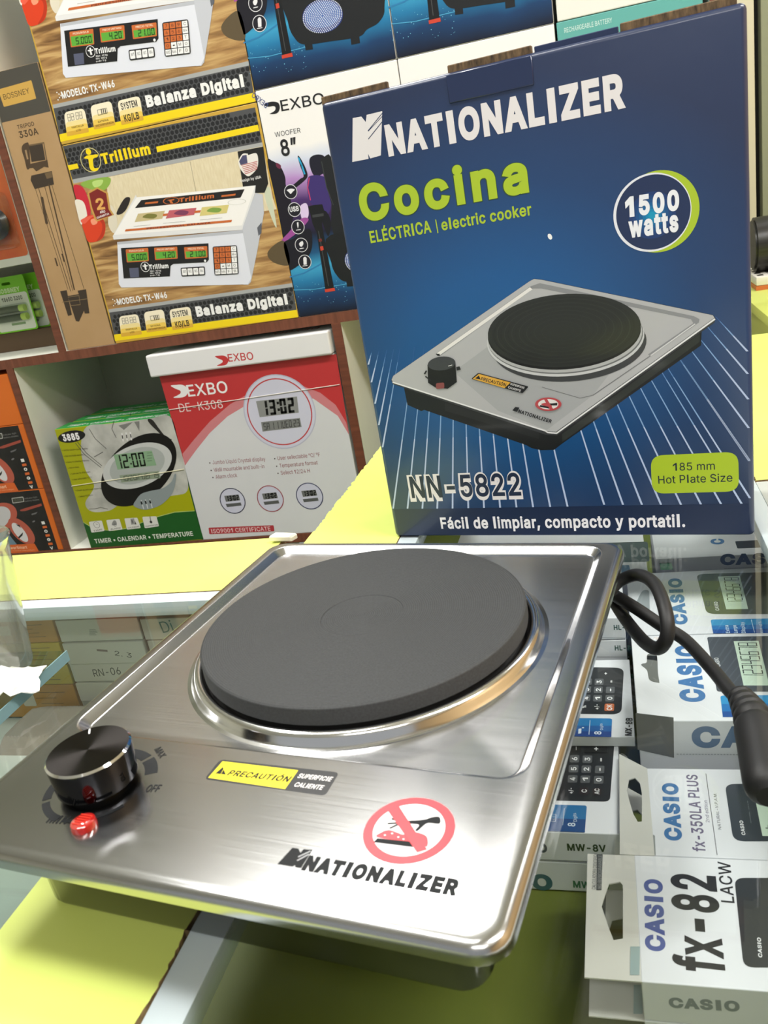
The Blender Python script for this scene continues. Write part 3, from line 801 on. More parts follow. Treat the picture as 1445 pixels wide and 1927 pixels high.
a.poly([c(523, 672), c(527, 795), c(580, 828), c(660, 835), c(722, 790), c(712, 660)], G('131415')); a.ell(c(618, 664), c(712, 655), c(615, 617), G('3d4043'), 32); a.line([c(664, 681), c(690, 674)], 0.0005, G('e0e0e0'))
a.rr([c(580, 798), c(636, 792), c(638, 832), c(582, 838)], G('8a4a48'), 0.3); a.poly([c(718, 688), c(740, 683), c(750, 705), c(722, 712)], G('232526')); a.poly([c(497, 735), c(512, 710), c(520, 714), c(508, 738)], G('232526'))
a.line([c(510, 752), c(545, 778)], 0.0011, G('232526'))
a.rr([c(868, 727), c(1210, 820), c(1168, 866), c(820, 768)], G('16181a'), 0.15); a.poly([c(872, 734), c(1088, 793), c(1046, 831), c(830, 768)], G('d9a53a'))
a.poly([c(847, 765), c(872, 745), c(884, 772)], G('16181a')); a.text('PRECAUTIÓN', c(884, 776), c(1052, 820), c(890, 755), G('16181a'), 0.02, 0.15)
a.text('SUPERFICIE', c(1085, 808), c(1180, 836), c(1090, 795), G('eeeeee'), 0.01); a.text('CALIENTE', c(1070, 830), c(1155, 856), c(1075, 817), G('eeeeee'), 0.01)
a.ell(c(1343, 940), c(1433, 940), c(1343, 894), G('b8474c'), 36); a.ell(c(1343, 940), c(1412, 940), c(1343, 905), G('e6e2e0'), 36)
a.poly([c(1290, 945), c(1355, 958), c(1350, 970), c(1282, 957)], G('202224')); a.curve([c(1295, 942), c(1330, 930), c(1365, 945), c(1360, 960)], G('b8474c')); a.poly([c(1405, 930), c(1405, 948), c(1372, 948), c(1335, 940), c(1335, 934), c(1370, 934)], G('202224'))
a.poly([c(1312, 902), c(1332, 898), c(1378, 975), c(1358, 982)], G('b8474c'))
a.poly([c(1100, 982), c(1120, 958), c(1148, 963), c(1132, 992)], G('202224')); a.text('NATIONALIZER', c(1137, 996), c(1362, 1068), c(1147, 975), G('202224'), 0.04, 0.1)
a.build('cooker_picture', nb)
a = Art(NF, E_, z0)
a.text('NN-5822', (208, 474), (1060, 452), (190, 297), white, 0.085); a.text('NN-5822', (222, 466), (1048, 446), (204, 308), G('1e2b45'), 0.018)
a.build('model_number', nb)
a = Art(NF, F_, z0)
a.rr([(578, 150), (1240, 120), (1247, 420), (590, 438)], lime, 0.3, 8)
a.text('185 mm', (748, 264), (1064, 255), (750, 206), dk, 0.004); a.text('Hot Plate Size', (638, 362), (1197, 345), (638, 303), dk, 0.004)
a.build('size_badge', nb)
a = Art(NF, None, z0)
a.text('Fácil de limpiar, compacto y portatil.', (830.4, 994), (1289.3, 990.7), (828.4, 973.7), M('f0eef2', 0.35), 0.028)
a.build('slogan_lettering', nb)
# ================================================================== SHELF GOODS
V0 = 1.452
# ---- scale cartons (two, stacked)
hexm = M('4e4f52', 0.35)
def hexes(a, q, pitch=0.0086, w=0.0039):
    """honeycomb print inside a quad (face coordinates)"""
    P = [a.c(p) for p in q]; s_ = 1 if area(P) > 0 else -1; x0, x1 = min(p[0] for p in P), max(p[0] for p in P); y0, y1 = min(p[1] for p in P), max(p[1] for p in P)
    V = []; F = []; j = 0; y = y0
    while y < y1:
        x = x0 + (pitch / 2 if j % 2 else 0)
        while x < x1:
            h = [(x + w * math.cos(PI / 6 + k * PI / 3), y + w * math.sin(PI / 6 + k * PI / 3)) for k in range(6)]
            if all(((Vector(P[(i + 1) % 4]) - Vector(P[i])).cross(Vector(pt) - Vector(P[i]))) * s_ > 0 for i in range(4) for pt in h):
                b = len(V); V += h; F.append([b + k for k in range(6)])
            x += pitch
        y += pitch * 0.866; j += 1
    a.raw(V, F, M('1d1e20', 0.35))
def woodprint():
    k = NT('wood_table_print')
    tc = k.n('ShaderNodeTexCoord'); mp = k.n('ShaderNodeMapping'); mp.inputs['Scale'].default_value = (9, 1, 90)
    no = k.n('ShaderNodeTexNoise', i_Scale=1.0, i_Detail=5.0, i_Distortion=0.6)
    r = k.ramp([(0.3, '6d4d2c'), (0.48, 'a8804e'), (0.62, 'c8a46c'), (0.75, 'dcc090')]); k.l(tc, 'Object', mp, 0); k.l(mp, 0, no, 0); k.l(no, 'Fac', r, 0); k.l(r, 0, k.b, 'Base Color')
    k.b.inputs['Roughness'].default_value = 0.35
    return k.m
woodp = woodprint()
yl = M('f2d514', 0.35); gy = M('a7a9aa', 0.35); wt = M('efeff0', 0.35); bk_ = M('18181a', 0.35); org = M('c96a32', 0.35)
sc, SF = carton('scale_box', 'digital price scale box standing on the shelf board, lower of the two stacked', 'box', -0.9115, -0.5325, V0, V0 + 0.20, 0.1265, 0.4825, [M('c9a13c', 0.4), M('3b3a36', 0.4)], 'digital scale boxes on the shelf')
VS = (100, 200, 2.89)
a = Art(SF, VS)
a.poly([(52, 217), (1098, 6), (1137, 200), (105, 400)], hexm); hexes(a, [(52, 217), (1098, 6), (1137, 200), (105, 400)]); a.poly([(105, 398), (1137, 196), (1141, 218), (110, 422)], gy)
a.poly([(560, 220), (1113, 100), (1121, 133), (566, 250)], yl); a.poly([(78, 322), (131, 311), (140, 337), (88, 348)], yl)
a.build('brand_band', sc)
zb_ = a.z
a = Art(SF, VS, zb_)
a.circ((204, 292), (258, 282), M('cfc58a', 0.35), n=40, hole=0.93)
a.circ((192, 247), (206, 244), yl, n=20); a.curve([(168, 282), (185, 268), (215, 264), (243, 262), (240, 276), (220, 284), (217, 305), (224, 335), (246, 335), (240, 350), (215, 352), (200, 338), (194, 305), (190, 288)], yl)
a.text('Trillium', (268, 313), (532, 256), (259, 258), yl, 0.04)
a.build('brand_lettering', sc)
a = Art(SF, VS, zb_)
a.poly([(110, 420), (1140, 217), (1300, 962), (300, 1105)], woodp)
a.poly([(290, 386), (1140, 217), (1195, 500), (1215, 560), (330, 690), (300, 560)], mat_noise('pale_cabinet_print', 'd8c9a6', 'e4d8ba', 30, 0.35, (12, 1, 2)))
a.line([(745, 300), (778, 470)], 0.0008, M('8f8468', 0.4))
a.curve([(1150, 480), (1175, 440), (1200, 560), (1215, 660), (1185, 600)], M('c9cfb8', 0.35)); a.curve([(1165, 800), (1215, 745), (1262, 740), (1285, 860), (1200, 850)], M('5a4c34', 0.4))
a.curve([(112, 430), (160, 440), (190, 500), (205, 570), (195, 600), (150, 560), (125, 500)], M('c8283a', 0.35)); a.curve([(190, 402), (300, 385), (310, 420), (270, 460), (200, 450), (150, 425)], M('8cb04a', 0.35)); a.curve([(215, 410), (270, 400), (260, 430), (225, 440)], M('b9d67c', 0.35))
a.curve([(120, 510), (165, 520), (185, 590), (175, 630), (150, 640), (130, 570)], M('e9e2d6', 0.35)); a.curve([(310, 540), (335, 570), (350, 640), (330, 690), (300, 640)], M('ded6c4', 0.35))
a.curve([(158, 640), (180, 600), (230, 590), (270, 610), (285, 660), (270, 715), (225, 738), (190, 735), (172, 690)], M('d8401f', 0.3)); a.curve([(205, 618), (235, 610), (240, 635), (215, 645)], M('f09a7a', 0.3)); a.curve([(235, 600), (270, 612), (284, 660), (268, 712), (235, 735), (262, 690), (266, 640)], M('b8341a', 0.3)); a.curve([(150, 620), (190, 600), (230, 590), (200, 612), (170, 640)], M('e8604a', 0.3))
a.poly([(186, 470), (240, 440), (298, 470), (312, 560), (332, 590), (240, 627), (226, 615), (204, 555)], M('c79a4e', 0.35)); a.poly([(196, 474), (241, 449), (289, 474), (302, 560), (322, 592), (240, 618), (230, 598), (212, 550)], M('7d2320', 0.35))
a.text('2', (240, 562), (284, 556), (236, 502), M('e0a85c', 0.35), 0.03); a.text('AÑO', (256, 583), (285, 577), (255, 570), wt, 0.02); a.text('GARANTIA', (240, 612), (306, 588), (238, 601), wt, 0.02)
a.curve([(345, 580), (385, 505), (415, 495), (418, 515), (395, 565), (365, 588)], M('2a2422', 0.3))
a.poly([(1003, 246), (1143, 219), (1170, 420), (1150, 470), (1038, 474)], M('1d1c1a', 0.35))
a.curve([(1008, 300), (1030, 260), (1058, 258), (1062, 265), (1108, 258), (1112, 330), (1070, 378), (1045, 372), (1018, 340)], M('e8e4e0', 0.35)); a.poly([(1012, 300), (1030, 268), (1052, 264), (1058, 310), (1020, 320)], M('4a4a6c', 0.35))
for j in range(6): a.line([(1024 + j * 4, 322 + j * 9), (1062, 312 + j * 10), (1110, 300 + j * 8)], 0.0011, M('b8484c', 0.35))
a.text('Design by USA', (1020, 413), (1132, 391), (1018, 398), wt, 0.01)
a.text('MODELO: TX-W46', (352, 1079), (622, 1040), (349, 1047), wt, 0.03)
for x, y in ((325, 1050), (335, 1058), (345, 1066), (338, 1074), (330, 1084)): a.circ((x, y), (x + 3, y), wt, n=8)
a.build('kitchen_picture', sc)
z2 = a.z
a = Art(SF, VS, z2)
bw = M('dfe2ee', 0.35)
a.poly([(1030, 650), (1100, 470), (1140, 480), (1147, 580), (1112, 780), (1076, 955), (1062, 970), (1035, 970)], M('c3c6d0', 0.35)); a.poly([(1110, 660), (1135, 630), (1133, 690), (1117, 705)], M('5d606a', 0.35))
a.poly([(350, 738), (1030, 676), (1078, 935), (1060, 968), (372, 986), (358, 966)], bw)
a.poly([(325, 706), (452, 480), (455, 497), (1102, 430), (1098, 470), (1034, 652), (1030, 672), (330, 725)], M('e2e2e4', 0.35)); a.poly([(330, 700), (455, 495), (1098, 433), (1028, 648)], M('f3f1f0', 0.35))
a.poly([(352, 738), (1032, 672), (1034, 690), (353, 752)], M('b9bcc6', 0.35))
a.poly([(480, 510), (1042, 451), (1020, 497), (445, 554)], M('1e1b1a', 0.35)); a.poly([(503, 523), (573, 516), (570, 526), (499, 533)], org); a.poly([(917, 484), (994, 475), (991, 485), (915, 494)], org)
a.ell((643, 514), (688, 509), (638, 495), org, 28, hole=0.88); a.poly([(620, 510), (660, 504), (660, 510), (645, 513), (655, 528), (640, 528), (632, 514)], org); a.text('Trillium', (685, 521), (876, 497), (694, 498), org, 0.03, 0.25)
for q, h, h2 in (([(463, 584), (609, 568), (594, 611), (444, 630)], 'c9b98a', '7c7a3c'), ([(632, 566), (781, 552), (768, 590), (613, 611)], 'c2606a', '7c3c5c'), ([(810, 549), (957, 535), (945, 580), (797, 597)], 'd8ca80', '7ea048')):
    a.poly(q, M(h, 0.35)); cx = sum(p[0] for p in q) / 4; cy = sum(p[1] for p in q) / 4; a.curve([(cx - 40, cy + 6), (cx - 10, cy - 14), (cx + 38, cy - 8), (cx + 20, cy + 12)], M(h2, 0.35))
a.poly([(600, 585), (625, 582), (622, 595), (597, 598)], org); a.poly([(772, 568), (805, 565), (800, 578), (768, 581)], org)
a.poly([(396, 669), (974, 617), (970, 630), (391, 681)], org); a.text('PROFESSIONAL BALANZA', (510, 670), (858, 638), (514, 660), M('6e2a20', 0.35), 0.03, 0.2); a.ell((1000, 520), (1050, 515), (997, 505), M('c9cac4', 0.35), 28, hole=0.93)
for p0, p1 in (((440, 653), (530, 645)), ((600, 636), (720, 626)), ((800, 618), (920, 606))): a.line([p0, p1], 0.0006, M('a9a9a9', 0.4))
a.poly([(370, 771), (846, 745), (848, 834), (836, 848), (655, 857), (640, 868), (636, 925), (385, 936)], bk_)
for q, g, t, b0, b1, tp in (([(396, 778), (518, 770), (522, 842), (402, 849)], [(402, 800), (514, 792), (517, 837), (408, 844)], '5.000', (428, 838), (512, 833), (424, 806)),
                            ([(550, 769), (676, 763), (679, 828), (556, 836)], [(557, 792), (669, 786), (672, 823), (562, 830)], '4.20', (598, 826), (665, 822), (596, 793)),
                            ([(713, 766), (839, 760), (841, 822), (719, 830)], [(721, 790), (833, 784), (835, 817), (726, 823)], '21.00', (745, 821), (832, 816), (743, 788))):
    a.rr(q, org, 0.08); a.poly(g, M('5fa83c', 0.3)); a.seg(t, b0, b1, tp, M('1c3a16', 0.35), 0.14)
a.text('PESO/KG/LB', (415, 792), (495, 787), (414, 783), M('f0d9c0', 0.35), 0.02); a.text('PRECIO UNITARIO', (566, 784), (662, 778), (565, 775), M('f0d9c0', 0.35), 0.02); a.text('PRECIO TOTAL', (735, 781), (822, 775), (734, 771), M('f0d9c0', 0.35), 0.02)
a.circ((502, 873), (526, 871), wt, n=28, hole=0.9); a.circ((501, 861), (506, 861), wt, n=10); a.poly([(488, 866), (516, 864), (515, 870), (506, 871), (511, 888), (502, 889), (497, 872), (489, 872)], wt)
a.text('Trillium', (527, 885), (630, 878), (526, 861), wt, 0.035); a.poly([(415, 880), (466, 877), (469, 928), (421, 931)], M('565a72', 0.35))
for j, t in enumerate(('Max:  40 kg', 'Min:  200 g', 'e=d= 1 g')): a.text(t, (530, 900 + j * 12), (588 - j * 4, 896 + j * 12), (529, 892 + j * 12), wt, 0.01)
a.circ((828, 840), (834, 839), wt, n=14)
a.rr([(694, 878), (826, 870), (829, 918), (700, 926)], bk_, 0.2)
kc = a.grid([(697, 880), (823, 873), (826, 916), (702, 923)], 4, 1, 0.08)
for j, q in enumerate(kc): a.rr(q, wt, 0.15)
for j, q in enumerate(kc): a.text('M%d' % (j + 1), (q[3][0] + 6, q[3][1] - 13), (q[2][0] - 6, q[2][1] - 13), (q[3][0] + 6, q[3][1] - 28), M('55565c', 0.4), 0.0)
a.build('scale_picture', sc)
zk = a.z
a = Art(SF, VS, zk)
a.rr([(868, 763), (1001, 755), (1011, 912), (879, 919)], bk_, 0.08)
cells = a.grid([(872, 766), (998, 759), (1007, 909), (882, 916)], 4, 5, 0.06); T = ['7', '8', '9', 'C', '4', '5', '6', 'M+', '1', '2', '3', 'T', '0', '•', 'M', 'O', 'M5', 'M6', 'F', 'B']
zc = a.z
for j, q in enumerate(cells): a.z = zc; a.poly(q, org if (j % 4 < 3 and j < 12) or j == 12 else wt)
a.z = zc + a.dz
for j, q in enumerate(cells):
    a.z = zc + a.dz; w_ = 8 if len(T[j]) == 1 else 4
    a.text(T[j], (q[3][0] + w_, q[3][1] - 7), (q[2][0] - w_, q[2][1] - 7), (q[0][0] + w_, q[0][1] + 6), M('3a2a24', 0.4), 0.0)
a.build('keypad_picture', sc)
a = Art(SF, VS, zb_)
a.poly([(300, 1105), (1300, 962), (1304, 985), (305, 1124)], gy); a.poly([(305, 1122), (1303, 982), (1324, 1110), (331, 1245)], hexm); hexes(a, [(305, 1122), (1303, 982), (1324, 1110), (331, 1245)]); a.poly([(331, 1242), (1324, 1107), (1332, 1147), (337, 1277)], yl)
gd = [M('f4ead0', 0.35), M('f0dc9a', 0.35), M('ecc95a', 0.35), M('d9ab3c', 0.35)]
for q in ([(357, 1143), (462, 1129), (483, 1240), (371, 1254)], [(492, 1120), (600, 1103), (619, 1215), (510, 1230)], [(630, 1106), (745, 1088), (763, 1200), (650, 1217)]):
    a.rr(q, gd[0], 0.22)
    for j in (1, 2, 3):
        f0 = 0.22 + 0.2 * j; TL, TR, BR, BL = q
        lp = lambda p, r_, t: (p[0] + (r_[0] - p[0]) * t, p[1] + (r_[1] - p[1]) * t)
        a.rr([lp(TL, BL, f0), lp(TR, BR, f0), BR, BL], gd[j], 0.3)
a.seg('88:88', (377, 1185), (455, 1175), (371, 1153), M('4a4238', 0.4), 0.06); a.text('PANTALLA', (397, 1220), (458, 1211), (395, 1211), M('6e5320', 0.4), 0.01); a.text('LCD', (420, 1234), (443, 1231), (419, 1225), M('6e5320', 0.4), 0.01)
a.line([(528, 1142), (575, 1135), (580, 1158), (533, 1166), (528, 1142)], 0.0007, M('4a4238', 0.4))
for x in (548, 558, 568): a.line([(x, 1139), (x + 4, 1160)], 0.0016, bk_)
a.text('BATERIA', (532, 1201), (585, 1193), (531, 1192), M('6e5320', 0.4), 0.01); a.text('INCORPORADA', (520, 1219), (612, 1206), (518, 1210), M('6e5320', 0.4), 0.01)
a.text('SYSTEM', (652, 1147), (735, 1135), (647, 1117), M('2e2a22', 0.4), 0.02); a.text('KG/LB', (668, 1203), (743, 1192), (663, 1172), M('2e2a22', 0.4), 0.02)
a.text('Balanza Digital', (782, 1140), (1278, 1072), (776, 1089), M('eeeeee', 0.35), 0.055)
a.build('title_band', sc)
copy_thing(sc, (-0.9115, V0, 0.4832), 'digital price scale box on top of an identical one, cut off by the picture top')

# ---- tripod carton
tp, PF = carton('tripod_box', 'tall narrow brown cardboard tripod box with a dark top band', 'box', -1.0205, -0.9155, V0 + 0.002, V0 + 0.13, 0.1265, 0.6185, mat_noise('brown_card', 'ab8a5f', 'b4936a', 12, 0.7))
a = Art(PF, ('uv',)); hb = PF.px(*fp((0, 100, 4.817), 225, 582))[1]
a.loc_poly([(0.0008, hb), (0.1042, hb), (0.1042, 0.4915), (0.0008, 0.4915)], M('47443d', 0.55))
a.view(0, 100, 4.817); a.rr([(-18, 330), (284, 245), (329, 412), (36, 488)], M('c9a04e', 0.5), 0.06)
a.text('BOSSNEY', (38, 423), (272, 362), (28, 374), M('4a3a22', 0.5), 0.0)
dkb = M('4b3a28', 0.6)
a.text('TRIPOD', (162, 690), (313, 655), (153, 654), dkb, 0.012); a.text('330A', (181, 770), (352, 733), (172, 710), dkb, 0.02)
a.build('box_lettering', tp)
a = Art(PF, (0, 100, 4.817), a.z)
a.poly([(262, 842), (385, 815), (412, 967), (287, 987)], M('3a2f24', 0.6)); a.poly([(252, 832), (400, 806), (432, 985), (420, 990), (394, 820), (256, 846)], M('6a563c', 0.6))
a.curve([(198, 880), (205, 835), (240, 812), (262, 830), (275, 990), (270, 1040), (245, 1050), (222, 960)], M('4b3a28', 0.6)); a.poly([(225, 880), (240, 876), (258, 960), (245, 965)], M('a08460', 0.6))
a.poly([(250, 1010), (430, 968), (442, 1038), (400, 1030), (330, 1072), (300, 1040), (255, 1045)], dkb); a.poly([(285, 1110), (470, 1068), (490, 1190), (315, 1232), (278, 1150)], M('3a2f24', 0.6)); a.poly([(405, 1090), (468, 1072), (475, 1125), (425, 1140)], M('6a563c', 0.6))
a.view()
for p0, p1, w_ in (((66, 353), (128, 545), 0.0008), ((72, 352), (133, 548), 0.0012), ((92, 347), (140, 545), 0.0028), ((84, 350), (137, 547), 0.0010), ((97, 346), (158, 543), 0.0008), ((79, 372), (88, 420), 0.0056), ((104, 486), (108, 500), 0.003), ((117, 478), (121, 492), 0.003)): a.line([p0, p1], w_, dkb)
a.view(0, 450, 3.16)
for q in ([(358, 310), (397, 303), (428, 450), (405, 456)], [(403, 338), (480, 325), (500, 425), (470, 490), (452, 487)], [(462, 306), (512, 298), (532, 440), (505, 442)]): a.poly(q, M('3a2f24', 0.6))
a.line([(370, 375), (520, 355)], 0.0012, M('7a6546', 0.6)); a.line([(405, 345), (470, 335), (478, 390), (415, 395)], 0.0008, M('8a7452', 0.6))
a.build('tripod_drawing', tp)

# ---- speaker cartons
k = NT('speaker_box_print')
tc = k.n('ShaderNodeTexCoord'); s3 = k.n('ShaderNodeSeparateXYZ'); no = k.n('ShaderNodeTexNoise', i_Scale=9.0, i_Detail=3.0); k.l(tc, 'Object', s3, 0); k.l(tc, 'Object', no, 0)
mu = k.n('ShaderNodeMath', operation='MULTIPLY_ADD'); mu.inputs[1].default_value = 0.03; k.l(no, 'Fac', mu, 0); k.l(s3, 'Z', mu, 2)
dv = k.n('ShaderNodeMath', operation='DIVIDE'); dv.inputs[1].default_value = 0.372; k.l(mu, 0, dv, 0)
r = k.ramp([(0.04, '0c1024'), (0.13, '123a66'), (0.205, '1f76a8'), (0.265, '3a9cc8'), (0.33, '16507c'), (0.42, '14142c'), (0.56, '4a2a6a'), (0.66, 'b48ac8'), (0.74, 'cfd6ea'), (0.80, 'f0eeee')]); k.l(dv, 0, r, 0); k.l(r, 0, k.b, 'Base Color')
k.b.inputs['Roughness'].default_value = 0.3; spk_print = k.m
wo, WF = carton('speaker_box', 'white and blue woofer speaker box standing beside the lower scale box', 'box', -0.5315, -0.2885, V0, V0 + 0.25, 0.1265, 0.4985, [spk_print, M('eceae6', 0.4)], 'woofer speaker boxes on the shelf')
WV = (450, 150, 4.283)
a = Art(WF, WV)
a.curve([(228, 660), (268, 655), (310, 680), (345, 720), (372, 790), (380, 860), (430, 850), (490, 800), (520, 775), (490, 690), (472, 620), (487, 622), (530, 700), (552, 775), (520, 820), (440, 890), (415, 960), (440, 1080), (400, 1230), (360, 1290), (330, 1150), (290, 950)], M('120c1a', 0.35))
a.curve([(300, 670), (335, 690), (330, 720), (300, 700)], M('6a2440', 0.35)); a.line([(478, 630), (505, 690), (528, 760)], 0.0028, M('2aa0d0', 0.35))
a.curve([(568, 690), (572, 630), (620, 604), (680, 612), (700, 660), (690, 740), (640, 775), (600, 770)], M('141225', 0.35)); a.curve([(552, 800), (600, 770), (680, 780), (730, 830), (745, 950), (720, 1080), (650, 1060), (590, 1010), (556, 940)], M('3a2a6e', 0.35)); a.line([(565, 790), (552, 870), (575, 970)], 0.0018, M('c03a6a', 0.35))
a.curve([(650, 1080), (700, 1060), (740, 1150), (720, 1260), (690, 1200)], M('0e0e16', 0.35)); a.curve([(500, 1010), (545, 1000), (560, 1090), (520, 1150), (490, 1060)], M('d8c4ea', 0.35)); a.curve([(345, 1290), (400, 1230), (500, 1120), (560, 1130), (470, 1230), (360, 1310)], M('9a4a98', 0.35)); a.curve([(360, 1320), (440, 1280), (560, 1200), (590, 1300), (560, 1420), (430, 1530), (400, 1500)], M('100e1a', 0.35))
a.line([(410, 1590), (520, 1560), (650, 1490), (790, 1380)], 0.0022, M('2a7ab0', 0.35))
a.poly([(650, 650), (700, 610), (720, 600), (760, 640), (905, 1540), (900, 1610), (860, 1620), (810, 1560), (770, 1270), (740, 1180), (745, 1000), (700, 850)], M('17191c', 0.35)); a.line([(665, 660), (705, 870), (760, 1010)], 0.0012, M('3a3e40', 0.35))
rg = random.Random(5)
for _ in range(40): x, y = rg.uniform(430, 880), rg.uniform(1600, 1800); a.circ((x, y), (x + rg.uniform(1.5, 3.5), y), M('7ec4e0', 0.35), n=6); a.z -= a.dz
a.z += a.dz
a.line([(440, 1695), (600, 1690), (905, 1640)], 0.0012, M('4aa0cc', 0.35))
a.build('party_picture', wo)
zw = a.z
a = Art(WF, WV, zw)
a.poly([(555, 1022), (600, 1010), (670, 1004), (684, 1050), (682, 1100), (668, 1140), (668, 1180), (765, 1680), (695, 1692), (625, 1232), (592, 1160), (575, 1090)], M('101112', 0.3)); a.poly([(588, 1090), (680, 1075), (682, 1098), (592, 1112)], M('3a3c3e', 0.3))
a.line([(640, 1220), (720, 1660)], 0.0012, M('46484a', 0.3))
a.poly([(690, 1690), (768, 1677), (774, 1702), (694, 1713)], M('c8402c', 0.35)); a.poly([(652, 1345), (676, 1340), (682, 1372), (657, 1378)], M('c8402c', 0.35)); a.poly([(640, 1285), (665, 1280), (669, 1302), (644, 1307)], M('6a2a24', 0.35))
a.build('microphone_picture', wo)
a = Art(WF, WV, zw)
a.curve([(200, 205), (215, 190), (255, 178), (290, 178), (318, 190), (328, 225), (315, 262), (285, 276), (245, 276), (270, 262), (290, 245), (292, 222), (275, 212), (235, 218)], bk_)
a.text('EXBO', (342, 254), (690, 190), (328, 167), M('1b1b1d', 0.35), 0.008)
a.text('WOOFER', (291, 463), (497, 425), (284, 425), M('3c3c40', 0.35), 0.0); a.text('8”', (346, 616), (477, 590), (332, 486), M('1b1b1d', 0.35), 0.02)
a.text('DEXBO', (236, 196), (118, 100), (256, 160), M('3c4a86', 0.35), 0.01)
a.build('brand_lettering', wo)
a = Art(WF, WV, zw)
wi = M('e4e4ea', 0.35)
for j, (x, y) in enumerate(((416, 903), (446, 1047), (474, 1187), (502, 1332), (530, 1468))):
    a.circ((x, y), (x + 50, y - 6), M('15131f', 0.35), n=30); a.circ((x, y), (x + 52, y - 6), wi, n=30, hole=0.92)
a.curve([(385, 890), (416, 878), (448, 885), (430, 905), (416, 920), (400, 905)], wi); a.text('USB', (411, 1066), (483, 1055), (408, 1026), wi, 0.03); a.poly([(465, 1150), (478, 1148), (480, 1175), (474, 1200), (468, 1176)], wi); a.line([(460, 1213), (495, 1207)], 0.0011, wi)
a.curve([(485, 1318), (510, 1300), (518, 1322), (505, 1345), (490, 1340)], wi); a.line([(488, 1362), (520, 1357)], 0.0012, wi); a.poly([(517, 1440), (524, 1428), (536, 1427), (545, 1440), (545, 1490), (520, 1492)], wi); a.line([(512, 1502), (550, 1497)], 0.0010, wi)
a.build('feature_icons', wo)
# the lower part of the print is read from the upper carton of the same kind
WU = Face(wo, (0, 0, 0), (1, 0, 0), (0, 0, 1)); WU.mw = Matrix.Translation((-0.5315, V0, 0.4993)); WU.inv = WU.mw.inverted()
a = Art(WU, (400, 0, 2.89), zw)
a.curve([(405, -60), (880, -120), (935, 40), (905, 120), (840, 160), (795, 200), (640, 225), (500, 242), (445, 205), (410, 120)], M('131517', 0.35)); a.poly([(500, 228), (540, 222), (546, 268), (506, 274)], M('131517', 0.35)); a.poly([(748, 190), (795, 180), (802, 234), (755, 244)], M('131517', 0.35))
a.ell((598, 88), (708, 70), (610, 178), M('2c3e86', 0.35), 40); a.ell((598, 80), (696, 64), (606, 150), M('4a6ab0', 0.35), 40)
for rr_ in range(1, 11):
    for q in range(rr_ * 6):
        t = 2 * PI * q / (rr_ * 6); a.circ((598 + 10.4 * rr_ * math.cos(t), 86 + 9 * rr_ * math.sin(t) - 1.5 * rr_ * math.cos(t)), (600 + 10.4 * rr_ * math.cos(t) + 1.2, 86 + 9 * rr_ * math.sin(t) - 1.5 * rr_ * math.cos(t)), M('d6dce8', 0.35), n=6); a.z -= a.dz
a.z += a.dz
a.build('speaker_picture', wo)
hid = copy_thing(wo, (-0.2870, V0, 0.1265), 'woofer speaker box mostly hidden behind the large blue hot plate box')
for ch in list(hid.children):
    if ch.name.startswith('brand_lettering'): bpy.data.objects.remove(ch)
copy_thing(wo, (-0.5315, V0, 0.4993), 'woofer speaker box on top, directly right of the upper scale box')
copy_thing(wo, (-0.2870, V0, 0.4993), 'woofer speaker box on top, above the blue hot plate box')
tb, TFc = carton('battery_lamp_box', 'teal and white carton lying at the top right behind the blue box', 'box', -0.0405, 0.165, V0, V0 + 0.2, 0.1265, 0.4990, M('5fa9a4', 0.4))
a = Art(TFc, None); a.text('RECHARGEABLE BATTERY', (1062, 62), (1152, 42), (1061, 53), M('c6e0dc', 0.4), 0.01); a.build('box_lettering', tb)
wb, _ = carton('white_box', 'plain white carton on top of the teal one at the picture top', 'box', -0.0385, 0.165, V0, V0 + 0.2, 0.5000, 0.62, M('e6e6e0', 0.4))

# ---- clock cartons in the lower compartment
lime2 = M('a5a80e', 0.35)
gb, GF = carton('green_clock_box', 'green and lime wall clock box standing foremost on the bottom shelf board', 'box', -1.1045, -0.8365, V0, V0 + 0.052, -0.2920, -0.0260, [lime2, M('1f6a34', 0.4), M('2f9c4a', 0.4)], 'green wall clock boxes')
GV = (90, 780, 4.817)
a = Art(GF, GV)
gph = mat_noise('grey_bicycle_print', '9a9b96', 'd2d2cc', 16, 0.35)
a.curve([(350, 112), (560, 84), (900, 40), (1104, 16), (1180, 230), (1240, 470), (1265, 690), (1100, 740), (700, 800), (560, 870), (400, 880), (340, 800), (420, 650), (340, 500), (300, 300)], gph)
for p in ([(250, 260), (330, 360), (480, 480)], [(270, 250), (350, 350), (490, 465)], [(375, 130), (430, 220), (530, 310)], [(420, 385), (500, 340)], [(600, 60), (580, 130), (620, 210)]): a.line(p, 0.0014, M('4a4a46', 0.4))
a.curve([(905, 45), (950, 50), (1010, 130), (1090, 230), (1130, 260), (1165, 350), (1110, 300), (1020, 180), (930, 90)], M('2a2826', 0.4)); a.line([(1070, 265), (1120, 225)], 0.002, M('2a2826', 0.4)); a.poly([(640, 100), (760, 70), (830, 60), (830, 150), (780, 60), (690, 140)], M('7c7d7a', 0.4))
a.line([(375, 857), (430, 855), (480, 842), (545, 858)], 0.0012, M('5a5a52', 0.4))
a.poly([(320, 975), (390, 1018), (480, 1045), (600, 1052), (720, 1030), (850, 980), (1000, 925), (1150, 885), (1332, 872), (1412, 1128), (397, 1215)], M('1f5a24', 0.35)); a.line([(320, 975), (390, 1018), (480, 1045), (600, 1052), (720, 1030), (850, 980), (1000, 925), (1150, 885), (1330, 873)], 0.0014, M('b8cc7a', 0.4))
a.ell((216, 200), (340, 187), (222, 145), bk_, 36); a.text('3885', (142, 240), (292, 222), (136, 180), wt, 0.045)
tl = M('2e2e12', 0.4)
